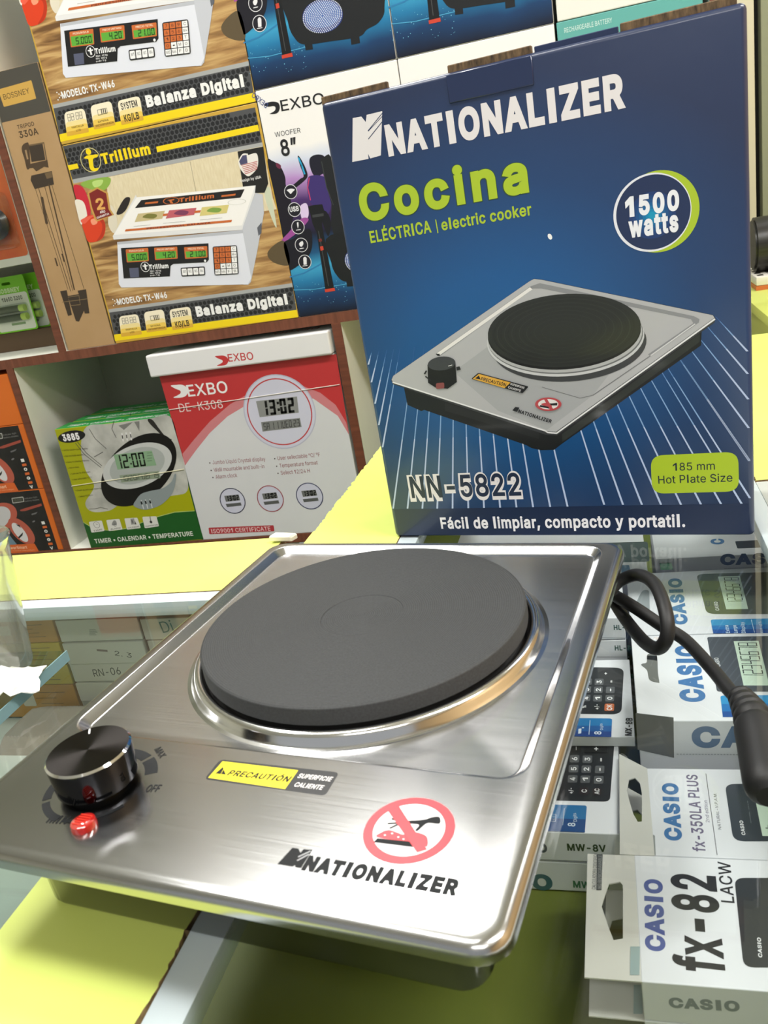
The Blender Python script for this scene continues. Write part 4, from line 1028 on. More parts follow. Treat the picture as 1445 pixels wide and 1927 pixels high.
for t, p0, p1 in (('• Jumbo Liquid crystal display', (130, 332), (365, 314)), ('• Wall mountable and built-in', (148, 386), (340, 369)), ('• Easy to display thermo', (166, 440), (376, 421)), ('• Alarm clock', (186, 492), (285, 482)), ('• Calendar for 100 years', (206, 546), (386, 525)),
                  ('• User selectable °C/°F', (222, 597), (400, 576)), ('• Count up and count down timer', (256, 696), (508, 673)), ('• Select 12/24 H', (276, 751), (408, 737))): a.text(t, p0, p1, (p0[0] - 2, p0[1] - 14), tl, 0.0)
a.build('bicycle_picture', gb)
zg = a.z
a = Art(GF, GV, zg)
a.ell((818, 508), (1158, 440), (890, 175), M('191817', 0.3), 56); a.ell((808, 468), (1124, 402), (822, 264), M('c6c9c8', 0.3), 48); a.ell((808, 466), (1060, 420), (822, 300), M('aab0ae', 0.3), 48)
a.curve([(780, 828), (800, 775), (850, 718), (940, 690), (1040, 668), (1120, 610), (1150, 540), (1164, 560), (1135, 700), (1050, 800), (960, 846), (870, 862)], M('8d979a', 0.3))
a.poly([(597, 364), (942, 326), (986, 460), (633, 500)], M('87a987', 0.3)); a.seg('12:00', (625, 496), (898, 465), (600, 372), M('161a14', 0.35), 0.12)
for j in range(4): a.line([(900, 350 + j * 24), (945, 345 + j * 24)], 0.0007, M('3a4a3a', 0.4))
a.poly([(650, 551), (1006, 510), (1022, 576), (668, 616)], M('8d9a86', 0.3)); a.seg('10/20/TUE/ 19', (668, 606), (1012, 570), (658, 560), M('20241c', 0.35), 0.1)
for x, y in ((672, 195), (710, 190), (748, 185)): a.line([(x, y - 25), (x + 12, y + 45)], 0.0030, M('e2e2e2', 0.2)); a.line([(x + 3, y - 5), (x + 8, y + 22)], 0.0022, M('3a3a3a', 0.2))
for x, y in ((848, 798), (886, 793), (926, 788)): a.line([(x, y - 22), (x + 22, y + 58)], 0.0022, M('d2d6d8', 0.2)); a.line([(x, y - 8), (x + 6, y + 14)], 0.0036, M('1c2022', 0.2))
a.build('clock_picture', gb)
a = Art(GF, GV, zg)
for t, q in (('TIME', [(372, 972), (490, 960), (516, 1055), (396, 1071)]), ('ALARM', [(530, 956), (650, 946), (679, 1041), (553, 1056)]), ('CALENDAR', [(694, 941), (812, 934), (844, 1028), (718, 1043)]), ('TEMPERATURE', [(857, 927), (985, 921), (1009, 1012), (880, 1031)])):
    a.rr(q, M('dcdcd8', 0.35), 0.12); w_ = 8 + 2 * (10 - len(t)); x0, y0 = q[3]; x1, y1 = q[2]; a.text(t, (x0 + w_, y0 - 10), (x1 - w_, y1 - 9), (x0 + w_, y0 - 22), M('4a4a4a', 0.4), 0.01)
    cx, cy = (q[0][0] + q[2][0]) / 2, (q[0][1] + q[2][1]) / 2 - 14
    if t == 'TIME': a.circ((cx, cy), (cx + 28, cy), M('4a4a4a', 0.4), n=24, hole=0.9); a.line([(cx - 8, cy - 14), (cx, cy), (cx + 12, cy - 8)], 0.0006, M('4a4a4a', 0.4))
    elif t == 'ALARM': a.curve([(cx - 22, cy + 18), (cx - 14, cy - 16), (cx, cy - 26), (cx + 14, cy - 18), (cx + 20, cy + 14)], M('8a8a8a', 0.4)); a.circ((cx + 6, cy + 18), (cx + 18, cy + 18), M('4a4a4a', 0.4), n=14, hole=0.7)
    elif t == 'CALENDAR': a.poly([(cx - 20, cy - 26), (cx + 14, cy - 30), (cx + 22, cy + 24), (cx - 12, cy + 28)], M('9a9a9a', 0.4)); a.text('8', (cx - 4, cy + 14), (cx + 8, cy + 13), (cx - 6, cy - 16), M('2a2a2a', 0.4), 0.02); a.poly([(cx + 20, cy - 10), (cx + 36, cy + 24), (cx + 22, cy + 26)], M('3a3a3a', 0.4))
    else: a.line([(cx - 6, cy - 30), (cx + 2, cy + 14)], 0.0022, M('7a7a7a', 0.4)); a.circ((cx + 3, cy + 18), (cx + 15, cy + 18), M('2a2a2a', 0.4), n=14)
a.text('TIMER • CALENDAR • TEMPERATURE', (431, 1166), (1320, 1096), (425, 1128), M('e2e6dc', 0.35), 0.022)
a.build('feature_icons', gb)
TG = Face(gb, (0, 0, 0.266), (1, 0, 0), (0, 1, 0)); a = Art(TG, ('uv',)); a.text('TIMER • CALENDAR • TEMPERATURE', (0.02, 0.012), (0.25, 0.012), (0.02, 0.026), wt, 0.02, 0.15); a.build('top_lettering', gb)
p0, p1 = GF.px(*fp(GV, 195, 650)), GF.px(*fp(GV, 1238, 496))
bm = bmesh.new(); add_tube(bm, [(0.0, -0.001, p0[1]), (0.268, -0.001, p1[1])], 0.0008, 6); bmobj('tie_string', bm, M('ddd8b8', 0.5), gb)
copy_thing(gb, (-1.098, V0 + 0.056, -0.2920), 'green wall clock box directly behind the foremost lime one')
copy_thing(gb, (-1.090, V0 + 0.112, -0.2920), 'green wall clock box hindmost of the three')
redp = M('c0393b', 0.35); wbx = mat_noise('white_box_card', 'd2d3d8', 'd9dade', 6, 0.4)
kb, KF = carton('white_clock_box', 'white and red wall clock box standing upright beside the green clock boxes', 'box', -0.8345, -0.4800, V0, V0 + 0.05, -0.2920, 0.0545, [wbx, M('dedede', 0.45)])
KV = (100, 600, 2.408)
a = Art(KF, KV)
def arch(pts): return pts
a.poly([(480, 258), (1283, 160), (1340, 520), (1300, 450), (1240, 390), (1180, 360), (1100, 345), (980, 350), (880, 385), (790, 440), (710, 515), (650, 590), (598, 664)], redp)
pk = M('cf8288', 0.35)
a.poly([(586, 612), (640, 545), (710, 465), (800, 388), (900, 330), (1000, 305), (1120, 300), (1210, 335), (1280, 390), (1328, 470), (1340, 525), (1290, 440), (1180, 362), (1090, 346), (980, 352), (880, 388), (790, 442), (710, 517), (650, 592), (597, 664)], pk)
a.build('red_print', kb); zk = a.z
a = Art(KF, KV, zk)
def sclock(cx, cy, ex, ey, ring, big=False):
    a.circ((cx, cy), (ex + 5, ey), M('b9bace', 0.35), n=48); a.circ((cx, cy), (ex, ey), M('cfd0e2', 0.35), n=48)
sclock(1025, 423, 1184, 412, redp)
a.circ((1025, 423), (1172, 412), redp, n=56, hole=0.965)
a.poly([(919, 373), (1105, 352), (1113, 425), (936, 446)], M('8f9190', 0.3)); a.seg('13:02', (945, 441), (1100, 424), (935, 373), M('141414', 0.35), 0.17)
a.poly([(942, 468), (1118, 449), (1126, 490), (949, 511)], M('7f8180', 0.3)); a.seg('SA 1 11WED 23', (955, 505), (1120, 486), (950, 474), M('2a2a2a', 0.35), 0.09)
for cx, cy, ex, ey, h in ((813, 825, 871, 824, '2a2c48'), (984, 815, 1044, 812, '9a3a44'), (1162, 803, 1223, 800, '2f3460')):
    a.circ((cx, cy), (ex, ey), M(h, 0.35), n=40); a.circ((cx, cy), (ex - 4, ey), M('cbccdf', 0.35), n=40)
    dx = cx - 813; dy = cy - 825
    a.poly([(775 + dx, 802 + dy), (840 + dx, 796 + dy), (848 + dx, 822 + dy), (783 + dx, 829 + dy)], M('6f7170', 0.3)); a.seg('13:02', (785 + dx, 827 + dy), (845 + dx, 821 + dy), (779 + dx, 803 + dy), M('141414', 0.35), 0.2)
    a.poly([(782 + dx, 839 + dy), (850 + dx, 832 + dy), (854 + dx, 846 + dy), (788 + dx, 853 + dy)], M('5a5c5c', 0.3))
a.build('clock_picture', kb)
a = Art(KF, KV, zk)
def dexbo_d(v, h, s=1.0, ox=0, oy=0): v.curve([(ox + x * s, oy + y * s) for x, y in ((0, 0), (25, -4), (52, -4), (72, 8), (78, 26), (68, 46), (45, 54), (12, 54), (30, 44), (44, 34), (42, 22), (22, 14))], h)
dexbo_d(a, wt, 1.0, 533, 303); a.text('EXBO', (613, 352), (794, 333), (606, 300), wt, 0.012); a.text('DE-K308', (574, 423), (771, 404), (568, 385), M('e6d4d4', 0.35), 0.0)
tr = M('96525a', 0.4)
for t, p0, p1 in (('Jumbo Liquid Crystal display', (724, 659), (963, 643)), ('Wall mountable and built-in', (730, 693), (958, 676)), ('Alarm clock', (738, 725), (835, 716)), ('User selectable °C/ °F', (1018, 640), (1210, 623)), ('Temperature format', (1027, 674), (1200, 659)), ('Select 12/24 H', (1033, 706), (1164, 696))):
    a.text(t, p0, p1, (p0[0] - 2, p0[1] - 17), tr, 0.0); a.circ((p0[0] - 14, p0[1] - 6), (p0[0] - 11, p0[1] - 6), M('4a3a3e', 0.4), n=10)
a.rr([(704, 946), (999, 935), (1003, 962), (708, 976)], M('b23c44', 0.35), 0.2); a.text('ISO9001 CERTIFICATE', (719, 971), (986, 959), (717, 953), M('ecd4d6', 0.35), 0.005)
a.build('box_lettering', kb)
p0, p1 = KF.px(*fp(KV, 525, 412)), KF.px(*fp(KV, 1292, 298))
bm = bmesh.new(); add_tube(bm, [(0.0, -0.001, p0[1]), (0.3545, -0.001, p1[1]), (0.3555, 0.02, p1[1] + 0.004)], 0.0008, 6); bmobj('tie_string', bm, M('e8e4dc', 0.5), kb)
sl, LF = carton('flat_clock_box', 'white clock box lying flat on top of the upright red and white one', 'box', -0.8505, -0.4795, V0 - 0.012, V0 + 0.24, 0.0552, 0.0975, M('e2e2e4', 0.4), part='box_lid', bev=0.003)
a = Art(LF, KV)
dexbo_d(a, redp, 0.78, 733, 170); a.text('EXBO', (795, 194), (909, 184), (790, 160), redp, 0.01); a.build('box_lettering', sl)
LT = Face(sl, (0, 0, 0.0423), (1, 0, 0), (0, 1, 0)); a = Art(LT, ('uv',)); a.text('DEXBO', (0.335, 0.075), (0.245, 0.075), (0.335, 0.05), M('c07a7c', 0.4), 0.01); a.build('top_lettering', sl)

# ---- orange flashlight cartons
omat = mat_noise('orange_card', 'd2661c', 'da6e22', 6, 0.4)
ob, OF = carton('flashlight_box', 'black and orange flashlight box at the bottom left behind the plastic cup', 'box', -1.46, -1.1730, V0, V0 + 0.18, -0.2920, -0.1500, omat, 'orange flashlight boxes')
OV = (0, 680, 5.07)
a = Art(OF, ('uv',)); rx = 0.2825
a.loc_poly([(0.001, 0.001), (rx - 0.009, 0.001), (rx - 0.009, 0.1405), (0.001, 0.1405)], mat_noise('black_photo_print', '0b0b0c', '232325', 22, 0.3))
a.view(*OV)
oc = M('b85a48', 0.3)
a.poly([(40, 1380), (60, 1620), (160, 1745), (120, 1760), (-300, 1730), (-300, 1400)], M('6d8a9c', 0.35))
a.ell((-20, 1500), (160, 1480), (10, 1350), oc, 40); a.ell((-28, 1500), (100, 1482), (-5, 1385), M('c9c9cb', 0.3), 40)
a.ell((205, 1620), (322, 1650), (150, 1495), oc, 36); a.ell((190, 1632), (258, 1660), (150, 1545), M('d8d8da', 0.25), 30); a.poly([(150, 1555), (185, 1560), (200, 1590)], bk_); a.poly([(170, 1680), (220, 1630), (215, 1660), (185, 1690)], bk_)
a.poly([(-300, 1870), (-300, 1770), (330, 1738), (375, 1818)], M('d8652a', 0.35)); a.text('PowerSmart', (60, 1795), (262, 1785), (62, 1768), M('f4c8a8', 0.35), 0.02); a.text('Multi-function searchlight', (60, 1815), (330, 1803), (60, 1806), M('f0b890', 0.35), 0.0)
a.rr([(110, 1304), (222, 1290), (232, 1340), (122, 1356)], M('b9b9b4', 0.35), 0.15); a.rr([(118, 1310), (216, 1298), (224, 1335), (128, 1348)], M('1c1e1a', 0.35), 0.1); a.seg('8888', (134, 1342), (218, 1331), (128, 1312), M('6a6e60', 0.4), 0.12)
a.text('Indicator light', (235, 1316), (358, 1300), (233, 1303), M('8a8a88', 0.4), 0.0); a.text('battery display', (241, 1341), (378, 1323), (239, 1328), M('8a8a88', 0.4), 0.0)
a.poly([(190, 1418), (235, 1402), (395, 1355), (400, 1378), (240, 1428), (200, 1430)], M('a04a3c', 0.35))
a.poly([(300, 1455), (360, 1435), (345, 1455), (305, 1468)], M('6a6a6c', 0.35)); a.ell((322, 1527), (336, 1524), (324, 1518), M('77777a', 0.35), 12)
for j in range(7):
    x, y = 392 + j * 13.5, 1528 + j * 40
    if j % 2 == 0: a.text('IOGV'[j // 2], (x + 10, y + 26), (x + 40, y + 22), (x + 4, y), M('e8e8e4', 0.35), 0.045)
    else: a.poly([(x, y + 4), (x + 40, y - 1), (x + 46, y + 20), (x + 6, y + 26)], M('d8692e', 0.35))
a.build('box_print', ob)
copy_thing(ob, (-1.4605, V0, -0.1492), 'black and orange flashlight box stacked on another, under a plain orange box')
po, _ = carton('orange_box', 'plain orange carton topmost at the far left under the shelf board', 'box', -1.46, -1.1735, V0, V0 + 0.18, -0.0065, 0.098, omat)
# ================================================================== LEFT SHELF CELL: battery cards and a red blister pack
def plate(bm, outer, z0, z1, holes=(), fr=lambda x, y, z: (x, y, z), mi=0):
    """flat card with real thickness, with holes"""
    o = outer if area(outer) > 0 else outer[::-1]
    hs = [h if area(h) < 0 else h[::-1] for h in holes]
    v, f = fill([o] + hs)
    a_ = [bm.verts.new(fr(x, y, z1)) for x, y in v]; b_ = [bm.verts.new(fr(x, y, z0)) for x, y in v]
    for t in f:
        t = t if area([v[i] for i in t]) > 0 else t[::-1]
        bm.faces.new([a_[i] for i in t]).material_index = mi; bm.faces.new([b_[i] for i in t[::-1]]).material_index = mi
    for l in [o] + hs:
        p = [bm.verts.new(fr(x, y, z1)) for x, y in l]; q = [bm.verts.new(fr(x, y, z0)) for x, y in l]; n = len(l)
        for i in range(n): bm.faces.new((p[i], q[i], q[(i + 1) % n], p[(i + 1) % n])).material_index = mi
    return bm
tray = thing('display_tray', 'brown tray on the shelf board holding green battery cards', 'tray', (-1.40, 1.598, 0.126))
boxobj('tray_body', (0, 0.34, 0, 0.09, 0.0, 0.0395), M('5a4630', 0.6), tray, 0.002)
bt = thing('battery_card', 'green battery blister card standing foremost in the brown tray', 'battery pack', (-1.2810, 1.600, 0.1660), 0, 'green battery cards')
up = lambda x, y, z: (x, -z, y)
gmat = M('7fd02a', 0.35)
bm = bmesh.new(); plate(bm, rrect_pts(0, 0.103, 0, 0.115, 0.006), 0, 0.0008, [rrect_pts(0.045, 0.067, 0.098, 0.104, 0.003)], up); bmobj('backing_card', bm, gmat, bt)
BF = Face(bt, (0, -0.0009, 0), (1, 0, 0), (0, 0, 1))
a = Art(BF, ('uv',)); a.raw(rrect_pts(0.004, 0.100, 0.003, 0.080, 0.006), [list(range(28))], M('e6eede', 0.35))
a.text('BOSSNEY', (0.030, 0.083), (0.086, 0.083), (0.030, 0.092), M('d8f4b8', 0.35), 0.05); a.text('18650 3200', (0.034, 0.0655), (0.086, 0.0655), (0.034, 0.0735), M('5a6455', 0.4), 0.03)
a.raw(rrect_pts(0.040, 0.076, 0.014, 0.019, 0.001), [list(range(28))], M('8aa87a', 0.4)); a.build('card_print', bt)
for z_, h in ((0.048, '56604e'), (0.030, '4c5a48')):
    bm = bmesh.new(); add_tube(bm, [(0.012, -0.008, z_), (0.078, -0.008, z_)], 0.0072, 16); bb = bmobj('battery', bm, M(h, 0.35), bt, True)
    bm = bmesh.new(); add_tube(bm, [(0.078, -0.008, z_), (0.0905, -0.008, z_)], 0.0074, 16); bmobj('battery_cap', bm, M('c4e06a', 0.3), bb, True)
bm = bmesh.new(); add_box(bm, 0.008, 0.097, -0.0165, -0.0010, 0.021, 0.0585, 0.005, 2); bmobj('clear_blister', bm, mat_glass('clear_plastic', (0.93, 0.96, 0.93)), bt, True)
bmw = bmesh.new()
copy_thing(bt, (-1.2630, 1.622, 0.1660), 'green battery card second from the front in the tray'); copy_thing(bt, (-1.2500, 1.644, 0.1660), 'green battery card third from the front, its edge beside the upright'); bmw.free()
rb = thing('red_blister_pack', 'red blister pack with a black gadget on the pale shelf at the left edge', 'blister pack', (-1.165, 1.476, 0.3132))
rm = mat_noise('red_orange_card', 'a8402c', 'c06a34', 8, 0.35)
bm = bmesh.new(); plate(bm, rrect_pts(0, 0.105, 0, 0.20, 0.008), 0, 0.0008, (), up); bmobj('backing_card', bm, rm, rb)
bm = bmesh.new(); add_lathe(bm, [(0.0, 0.0), (0.026, 0.002), (0.030, 0.010), (0.022, 0.020), (0.0, 0.022)], 28); g_ = bmobj('black_gadget', bm, M('16181a', 0.25), rb, True); g_.rotation_euler = (PI / 2, 0, 0); g_.location = (0.060, -0.0012, 0.065)
bm = bmesh.new(); add_box(bm, 0.018, 0.100, -0.030, -0.001, 0.016, 0.118, 0.010, 3); bmobj('clear_blister', bm, bpy.data.materials['clear_plastic'], rb, True)

# ================================================================== INSIDE THE RIGHT WING: calculator cartons
card = mat_noise('white_carton_card', 'dcdde2', 'e6e7ec', 9, 0.4)
grey = M('8a8c8c', 0.45)
def calc_box(name, label, x0, x1, y0, y1, z0, z1, group='calculator boxes under the glass'):
    t, f = carton(name, label, 'box', x0, x1, y0, y1, z0, z1, card, group, bev=0.0006)
    return t, f, Face(t, (0, 0, z1 - z0), (1, 0, 0), (0, 1, 0))
def dashes(a, p0, p1, n, mat, w=0.0005):
    for i in range(n):
        t0, t1 = i / n, (i + 0.55) / n; a.line([(p0[0] + (p1[0] - p0[0]) * t0, p0[1] + (p1[1] - p0[1]) * t0), (p0[0] + (p1[0] - p0[0]) * t1, p0[1] + (p1[1] - p0[1]) * t1)], w, mat); a.z -= a.dz
    a.z += a.dz
casio = M('4a78ae', 0.4); lcdm = M('cfe2cf', 0.3); calcd = M('3a3e42', 0.35); ink2 = M('1c1e20', 0.4)
key = M('5b5d60', 0.35)
def keyt(a, t, x0, y0, x1, y1, mat=None, plain=False, frac=0.55):
    if not plain: a.rr([(x0, y0), (x1, y0), (x1 - 4, y1), (x0 - 4, y1)], mat or key, 0.2)
    cx, cy = (x0 + x1) / 2 - 2, (y0 + y1) / 2; h = abs(x1 - x0) * frac / 2; w_ = abs(y1 - y0) * (0.22 if len(t) == 1 else 0.40)
    a.text(t, (cx + h, cy + w_), (cx + h, cy - w_), (cx - h, cy), M('e8e8ea', 0.4), 0.02)
# scientific calculator, nearest
VC6 = (945, 1527, 2.89)
def tab(t, pts, holes, z, owner_face, name='hang_tab'):
    bm = bmesh.new(); plate(bm, pts, z - 0.0008, z, holes); return bmobj(name, bm, M('cfcdc6', 0.45), t)
f82, FF, FT = calc_box('calculator_box', 'white scientific calculator box nearest the camera, lettered with a large number 82', -0.0065, 0.165, 0.3110, 0.3945, -0.1130, -0.0870)
ft = lambda v, pts, f: [f.px(v[0] + x / v[2], v[1] + y / v[2]) for x, y in pts]
hole = ft(VC6, [(580, 392), (640, 380), (656, 400), (656, 690), (605, 698), (582, 640), (540, 515), (560, 450)], FT)
tb_ = tab(f82, [(-0.0270, 0.0), (0.0004, 0.0), (0.0004, 0.0832), (-0.0262, 0.0832)], [hole], 0.0258, FT)
a = Art(FT, VC6)
a.text('CASIO', (880, 765), (863, 372), (774, 570), M('4f5c98', 0.4), 0.045); a.text('fx-82', (1201, 886), (1148, 352), (925, 570), M('1d1e22', 0.4), 0.03); a.text('LACW', (1262, 500), (1238, 278), (1182, 400), M('1d1e22', 0.4), 0.012)
a.rr([(1262, 362), (1800, 362), (1840, 850), (1312, 850)], M('2c3034', 0.3), 0.12); a.text('CASIO', (1413, 796), (1405, 688), (1389, 745), M('e6e6e8', 0.4), 0.03)
a.build('top_print', f82)
a = Art(FT, VC6)
a.poly([(515, 233), (546, 233), (540, 428), (512, 428)], M('4c4e4e', 0.4)); a.text('CALCULADORA CIENTIFICA', (507, 424), (516, 228), (492, 330), M('5c5e5e', 0.4), 0.0); a.text('NO REPROGRAMABLE', (538, 420), (542, 240), (520, 330), M('9a9c9a', 0.4), 0.0)
a.poly([(697, 735), (749, 735), (746, 890), (695, 890)], M('93a6a6', 0.45)); a.build('tab_print', tb_)
a = Art(FF, VC6)
a.text('CASIO', (908, 1062), (1293, 1085), (911, 1010), M('7e878c', 0.45), 0.05); a.build('side_lettering', f82)
lo82 = copy_thing(f82, (-0.0065, 0.3110, -0.1395), 'white scientific calculator box at the bottom of the nearest stack, its tab showing below')
# second scientific
VC5 = (1180, 1380, 5.453); VX = (1045, 1300, 3.6125)
f35, FF, FT = calc_box('calculator_box', 'white scientific calculator box with blue brand and purple model lettering', 0.0045, 0.175, 0.3965, 0.4745, -0.1145, -0.0885)
hole = ft(VX, [(500, 605), (540, 592), (575, 630), (588, 700), (588, 890), (560, 892), (530, 840), (500, 740), (487, 680)], FT)
tb_ = tab(f35, [(-0.0190, -0.0005), (0.0004, -0.0005), (0.0004, 0.0775), (-0.0170, 0.0925)], [hole], 0.0262, FT)
a = Art(FT, VC5)
a.text('CASIO', (551, 1106), (508, 514), (374, 890), M('3f72a8', 0.4), 0.05); a.text('fx-350LA PLUS', (802, 1217), (716, 428), (653, 960), M('6d6480', 0.4), 0.018); a.text('2nd edition', (845, 916), (820, 690), (806, 900), M('7a7490', 0.4), 0.0)
a.line([(808, 415), (923, 1248)], 0.0004, M('6a6a70', 0.4)); a.text('NATURAL-V.P.A.M.', (967, 990), (915, 618), (930, 950), M('6a6a70', 0.4), 0.0, 0.2)
a.rr([(1002, 520), (2600, 520), (2700, 1110), (1090, 1110)], M('333a42', 0.3), 0.13); a.poly([(1293, 570), (2600, 570), (2700, 1055), (1388, 1055)], lcdm); a.text('CASIO', (1213, 1047), (1186, 898), (1168, 1000), M('e6e6e8', 0.4), 0.03)
a.text('NATURAL-V.P.A.M.', (1275, 920), (1238, 690), (1252, 830), M('9aa0a6', 0.4), 0.0); a.text('L', (1448, 980), (1440, 940), (1420, 970), ink2, 0.0)
a.build('top_print', f35)
a = Art(FT, VX)
a.poly([(455, 425), (488, 447), (482, 590), (452, 572)], M('5c5c58', 0.4)); a.poly([(635, 962), (676, 985), (682, 1120), (640, 1098)], M('8c908e', 0.45)); a.text('CALCULADORA', (450, 560), (452, 425), (440, 500), M('6c6c68', 0.4), 0.0); a.build('tab_print', tb_)
copy_thing(f35, (0.0045, 0.3965, -0.1405 + 0.0005), 'white scientific calculator box hidden beneath the one with purple lettering')
# two large-display calculators and one behind
VD = (1220, 1020, 6.422); V4 = (1045, 1000, 3.6125)
def dx(name, label, y0, y1, z1):
    return calc_box(name, label, 0.0010, 0.20, y0, y1, -0.1395, z1)
d2, FF, FT = dx('calculator_box', 'large display calculator box whose grey side reads up to the plug of the cord', 0.4895, 0.6020, -0.0620)
a = Art(FT, VD)
a.text('CASIO', (672, 1935), (572, 1248), (376, 1850), casio, 0.05)
a.rr([(708, 1148), (1900, 1132), (1980, 1810), (828, 1810)], M('50545a', 0.3), 0.04); a.poly([(1030, 1200), (1330, 1194), (1462, 1735), (1150, 1735)], lcdm); a.seg('12345678', (1402, 1660), (1308, 1212), (1155, 1660), M('1e2a22', 0.35), 0.06, 0.0)
a.text('CASIO', (872, 1505), (842, 1400), (806, 1450), M('d6d8da', 0.4), 0.02); a.text('ELECTRONIC CALCULATOR', (965, 1570), (925, 1350), (945, 1460), M('9a9ea2', 0.4), 0.0)
a.build('top_print', d2)
bl1, bl2, bl3 = M('3a94cc', 0.35), M('2d74b8', 0.35), M('28529a', 0.35)
a = Art(FT, VD, a.z)
a.rr([(868, 1858), (1900, 1846), (1900, 2110), (900, 2118)], bl1, 0.1); a.poly([(882, 1960), (1900, 1946), (1900, 2110), (900, 2118)], bl2); a.poly([(893, 2050), (1900, 2036), (1900, 2110), (902, 2118)], bl3); a.build('blue_band', d2)
a = Art(FT, V4)
a.curve([(622, 845), (640, 832), (675, 835), (692, 855), (697, 960), (706, 1020), (700, 1030), (640, 1010), (622, 945), (585, 912), (590, 900), (620, 890)], M('6f716e', 0.5)); a.poly([(624, 845), (690, 845), (692, 880), (622, 870)], M('1a1a1a', 0.5)); a.build('hang_hole', d2)
a = Art(FF, VX)
a.text('CASIO', (930, 376), (1880, 372), (930, 243), M('5f7797', 0.45), 0.05); dashes(a, (825, 430), (1800, 438), 46, M('8c9296', 0.45)); a.poly([(545, 150), (803, 180), (806, 455), (560, 400)], M('6a6a66', 0.5)); a.build('side_lettering', d2)
d1, FF, FT = dx('calculator_box', 'large display calculator box with a green tinted screen, under the cord loop', 0.6035, 0.7150, -0.0620)
a = Art(FT, VD)
a.text('CASIO', (466, 996), (384, 438), (292, 950), casio, 0.05)
a.rr([(578, 388), (1900, 352), (1980, 872), (705, 872)], M('5a5e54', 0.3), 0.1); a.poly([(840, 418), (1105, 410), (1205, 810), (940, 814)], lcdm); a.seg('12345678', (1152, 752), (1088, 424), (962, 752), M('1e2a22', 0.35), 0.06, 0.0); a.text('CASIO', (856, 828), (832, 724), (804, 790), M('d6d8da', 0.4), 0.02)
a.build('top_print', d1)
a = Art(FT, VD, a.z)
a.rr([(750, 938), (1900, 918), (1900, 1100), (783, 1106)], bl1, 0.12); a.poly([(763, 1010), (1900, 990), (1900, 1100), (783, 1106)], bl2); a.poly([(775, 1060), (1900, 1045), (1900, 1100), (783, 1106)], bl3)
for t, x in (('Extra', 985), ('Large', 1080), ('Display', 1175)): a.text(t, (x, 1102), (x - 22, 1102 - 19 * len(t)), (x - 52, 1080), M('d8e8f4', 0.4), 0.01)
a.line([(1242, 940), (1282, 1095)], 0.0004, M('d8e8f4', 0.4)); a.text('Mark-up %', (1388, 1100), (1360, 965), (1345, 1060), M('d8e8f4', 0.4), 0.0)
a.build('blue_band', d1)
a = Art(FT, V4); a.curve([(548, 490), (590, 408), (630, 402), (638, 430), (640, 545), (622, 552), (560, 515)], M('9aa0a2', 0.5)); a.build('hang_hole', d1)
d0, FF, FT = calc_box('calculator_box', 'grey looking calculator box farthest along the glass, directly in front of the blue box', 0.028, 0.20, 0.7350, 0.8450, -0.1395, -0.0580)
VB = (1130, 1010, 4.587)
a = Art(FF, VB); a.text('CASIO', (1032, 238), (1660, 224), (1032, 150), M('54688c', 0.45), 0.05); dashes(a, (1070, 275), (1700, 250), 40, M('8c9296', 0.45)); a.build('side_lettering', d0)
a = Art(FT, VB); a.rr([(1160, 40), (1700, 10), (1720, 80), (1180, 102)], M('3a4048', 0.3), 0.1); a.text('C', (1058, 66), (1056, 16), (950, 60), casio, 0.05); a.build('top_print', d0)
dh, FF, FT = calc_box('calculator_box', 'grey calculator box lying behind the cord loop, close to the foot of the blue box', -0.170, 0.020, 0.7180, 0.8600, -0.1395, -0.0620)
a = Art(FT, VB); a.rr([(-200, 60), (405, 42), (425, 215), (-200, 235)], M('4a4e50', 0.3), 0.08); a.poly([(500, 185), (600, 180), (625, 285), (520, 288)], M('4a8a66', 0.4)); a.poly([(-200, 255), (245, 245), (262, 315), (-200, 330)], M('5a7ca0', 0.4)); a.build('top_print', dh)
# stack with green model lettering, half under the steel top
grn = M('2c5240', 0.45)
def hl(label, z0, z1, v, txt, p0, p1, tp, dash):
    t, FF, FT = calc_box('calculator_box', label, -0.170, -0.003, 0.6110, 0.7100, z0, z1)
    a = Art(FF, v); a.text(txt, p0, p1, tp, grn, 0.03); a.text('CASIO', (p0[0] - 360, p0[1] + 6), (p0[0] - 110, p0[1] + 3), (p0[0] - 360, p0[1] - 46), M('3f6a88', 0.45), 0.05); dashes(a, *dash, 24, M('8c9296', 0.45)); a.build('side_lettering', t)
    return t
h1 = hl('white calculator box with green letters, topmost of the stack beside the cord knot', -0.0695, -0.0500, V4, 'HL-815', (397, 669), (560, 666), (394, 636), ((250, 722), (490, 724)))
h2 = hl('white calculator box with green letters, second in the stack beside the cord knot', -0.0900, -0.0703, V4, 'HL-820', (404, 808), (570, 806), (402, 775), ((250, 853), (505, 853)))
copy_thing(h1, (-0.170, 0.6110, -0.1150), 'white calculator box under the two with green letters showing'); copy_thing(h1, (-0.170, 0.6110, -0.1392), 'white calculator box lowest under the green lettered ones')
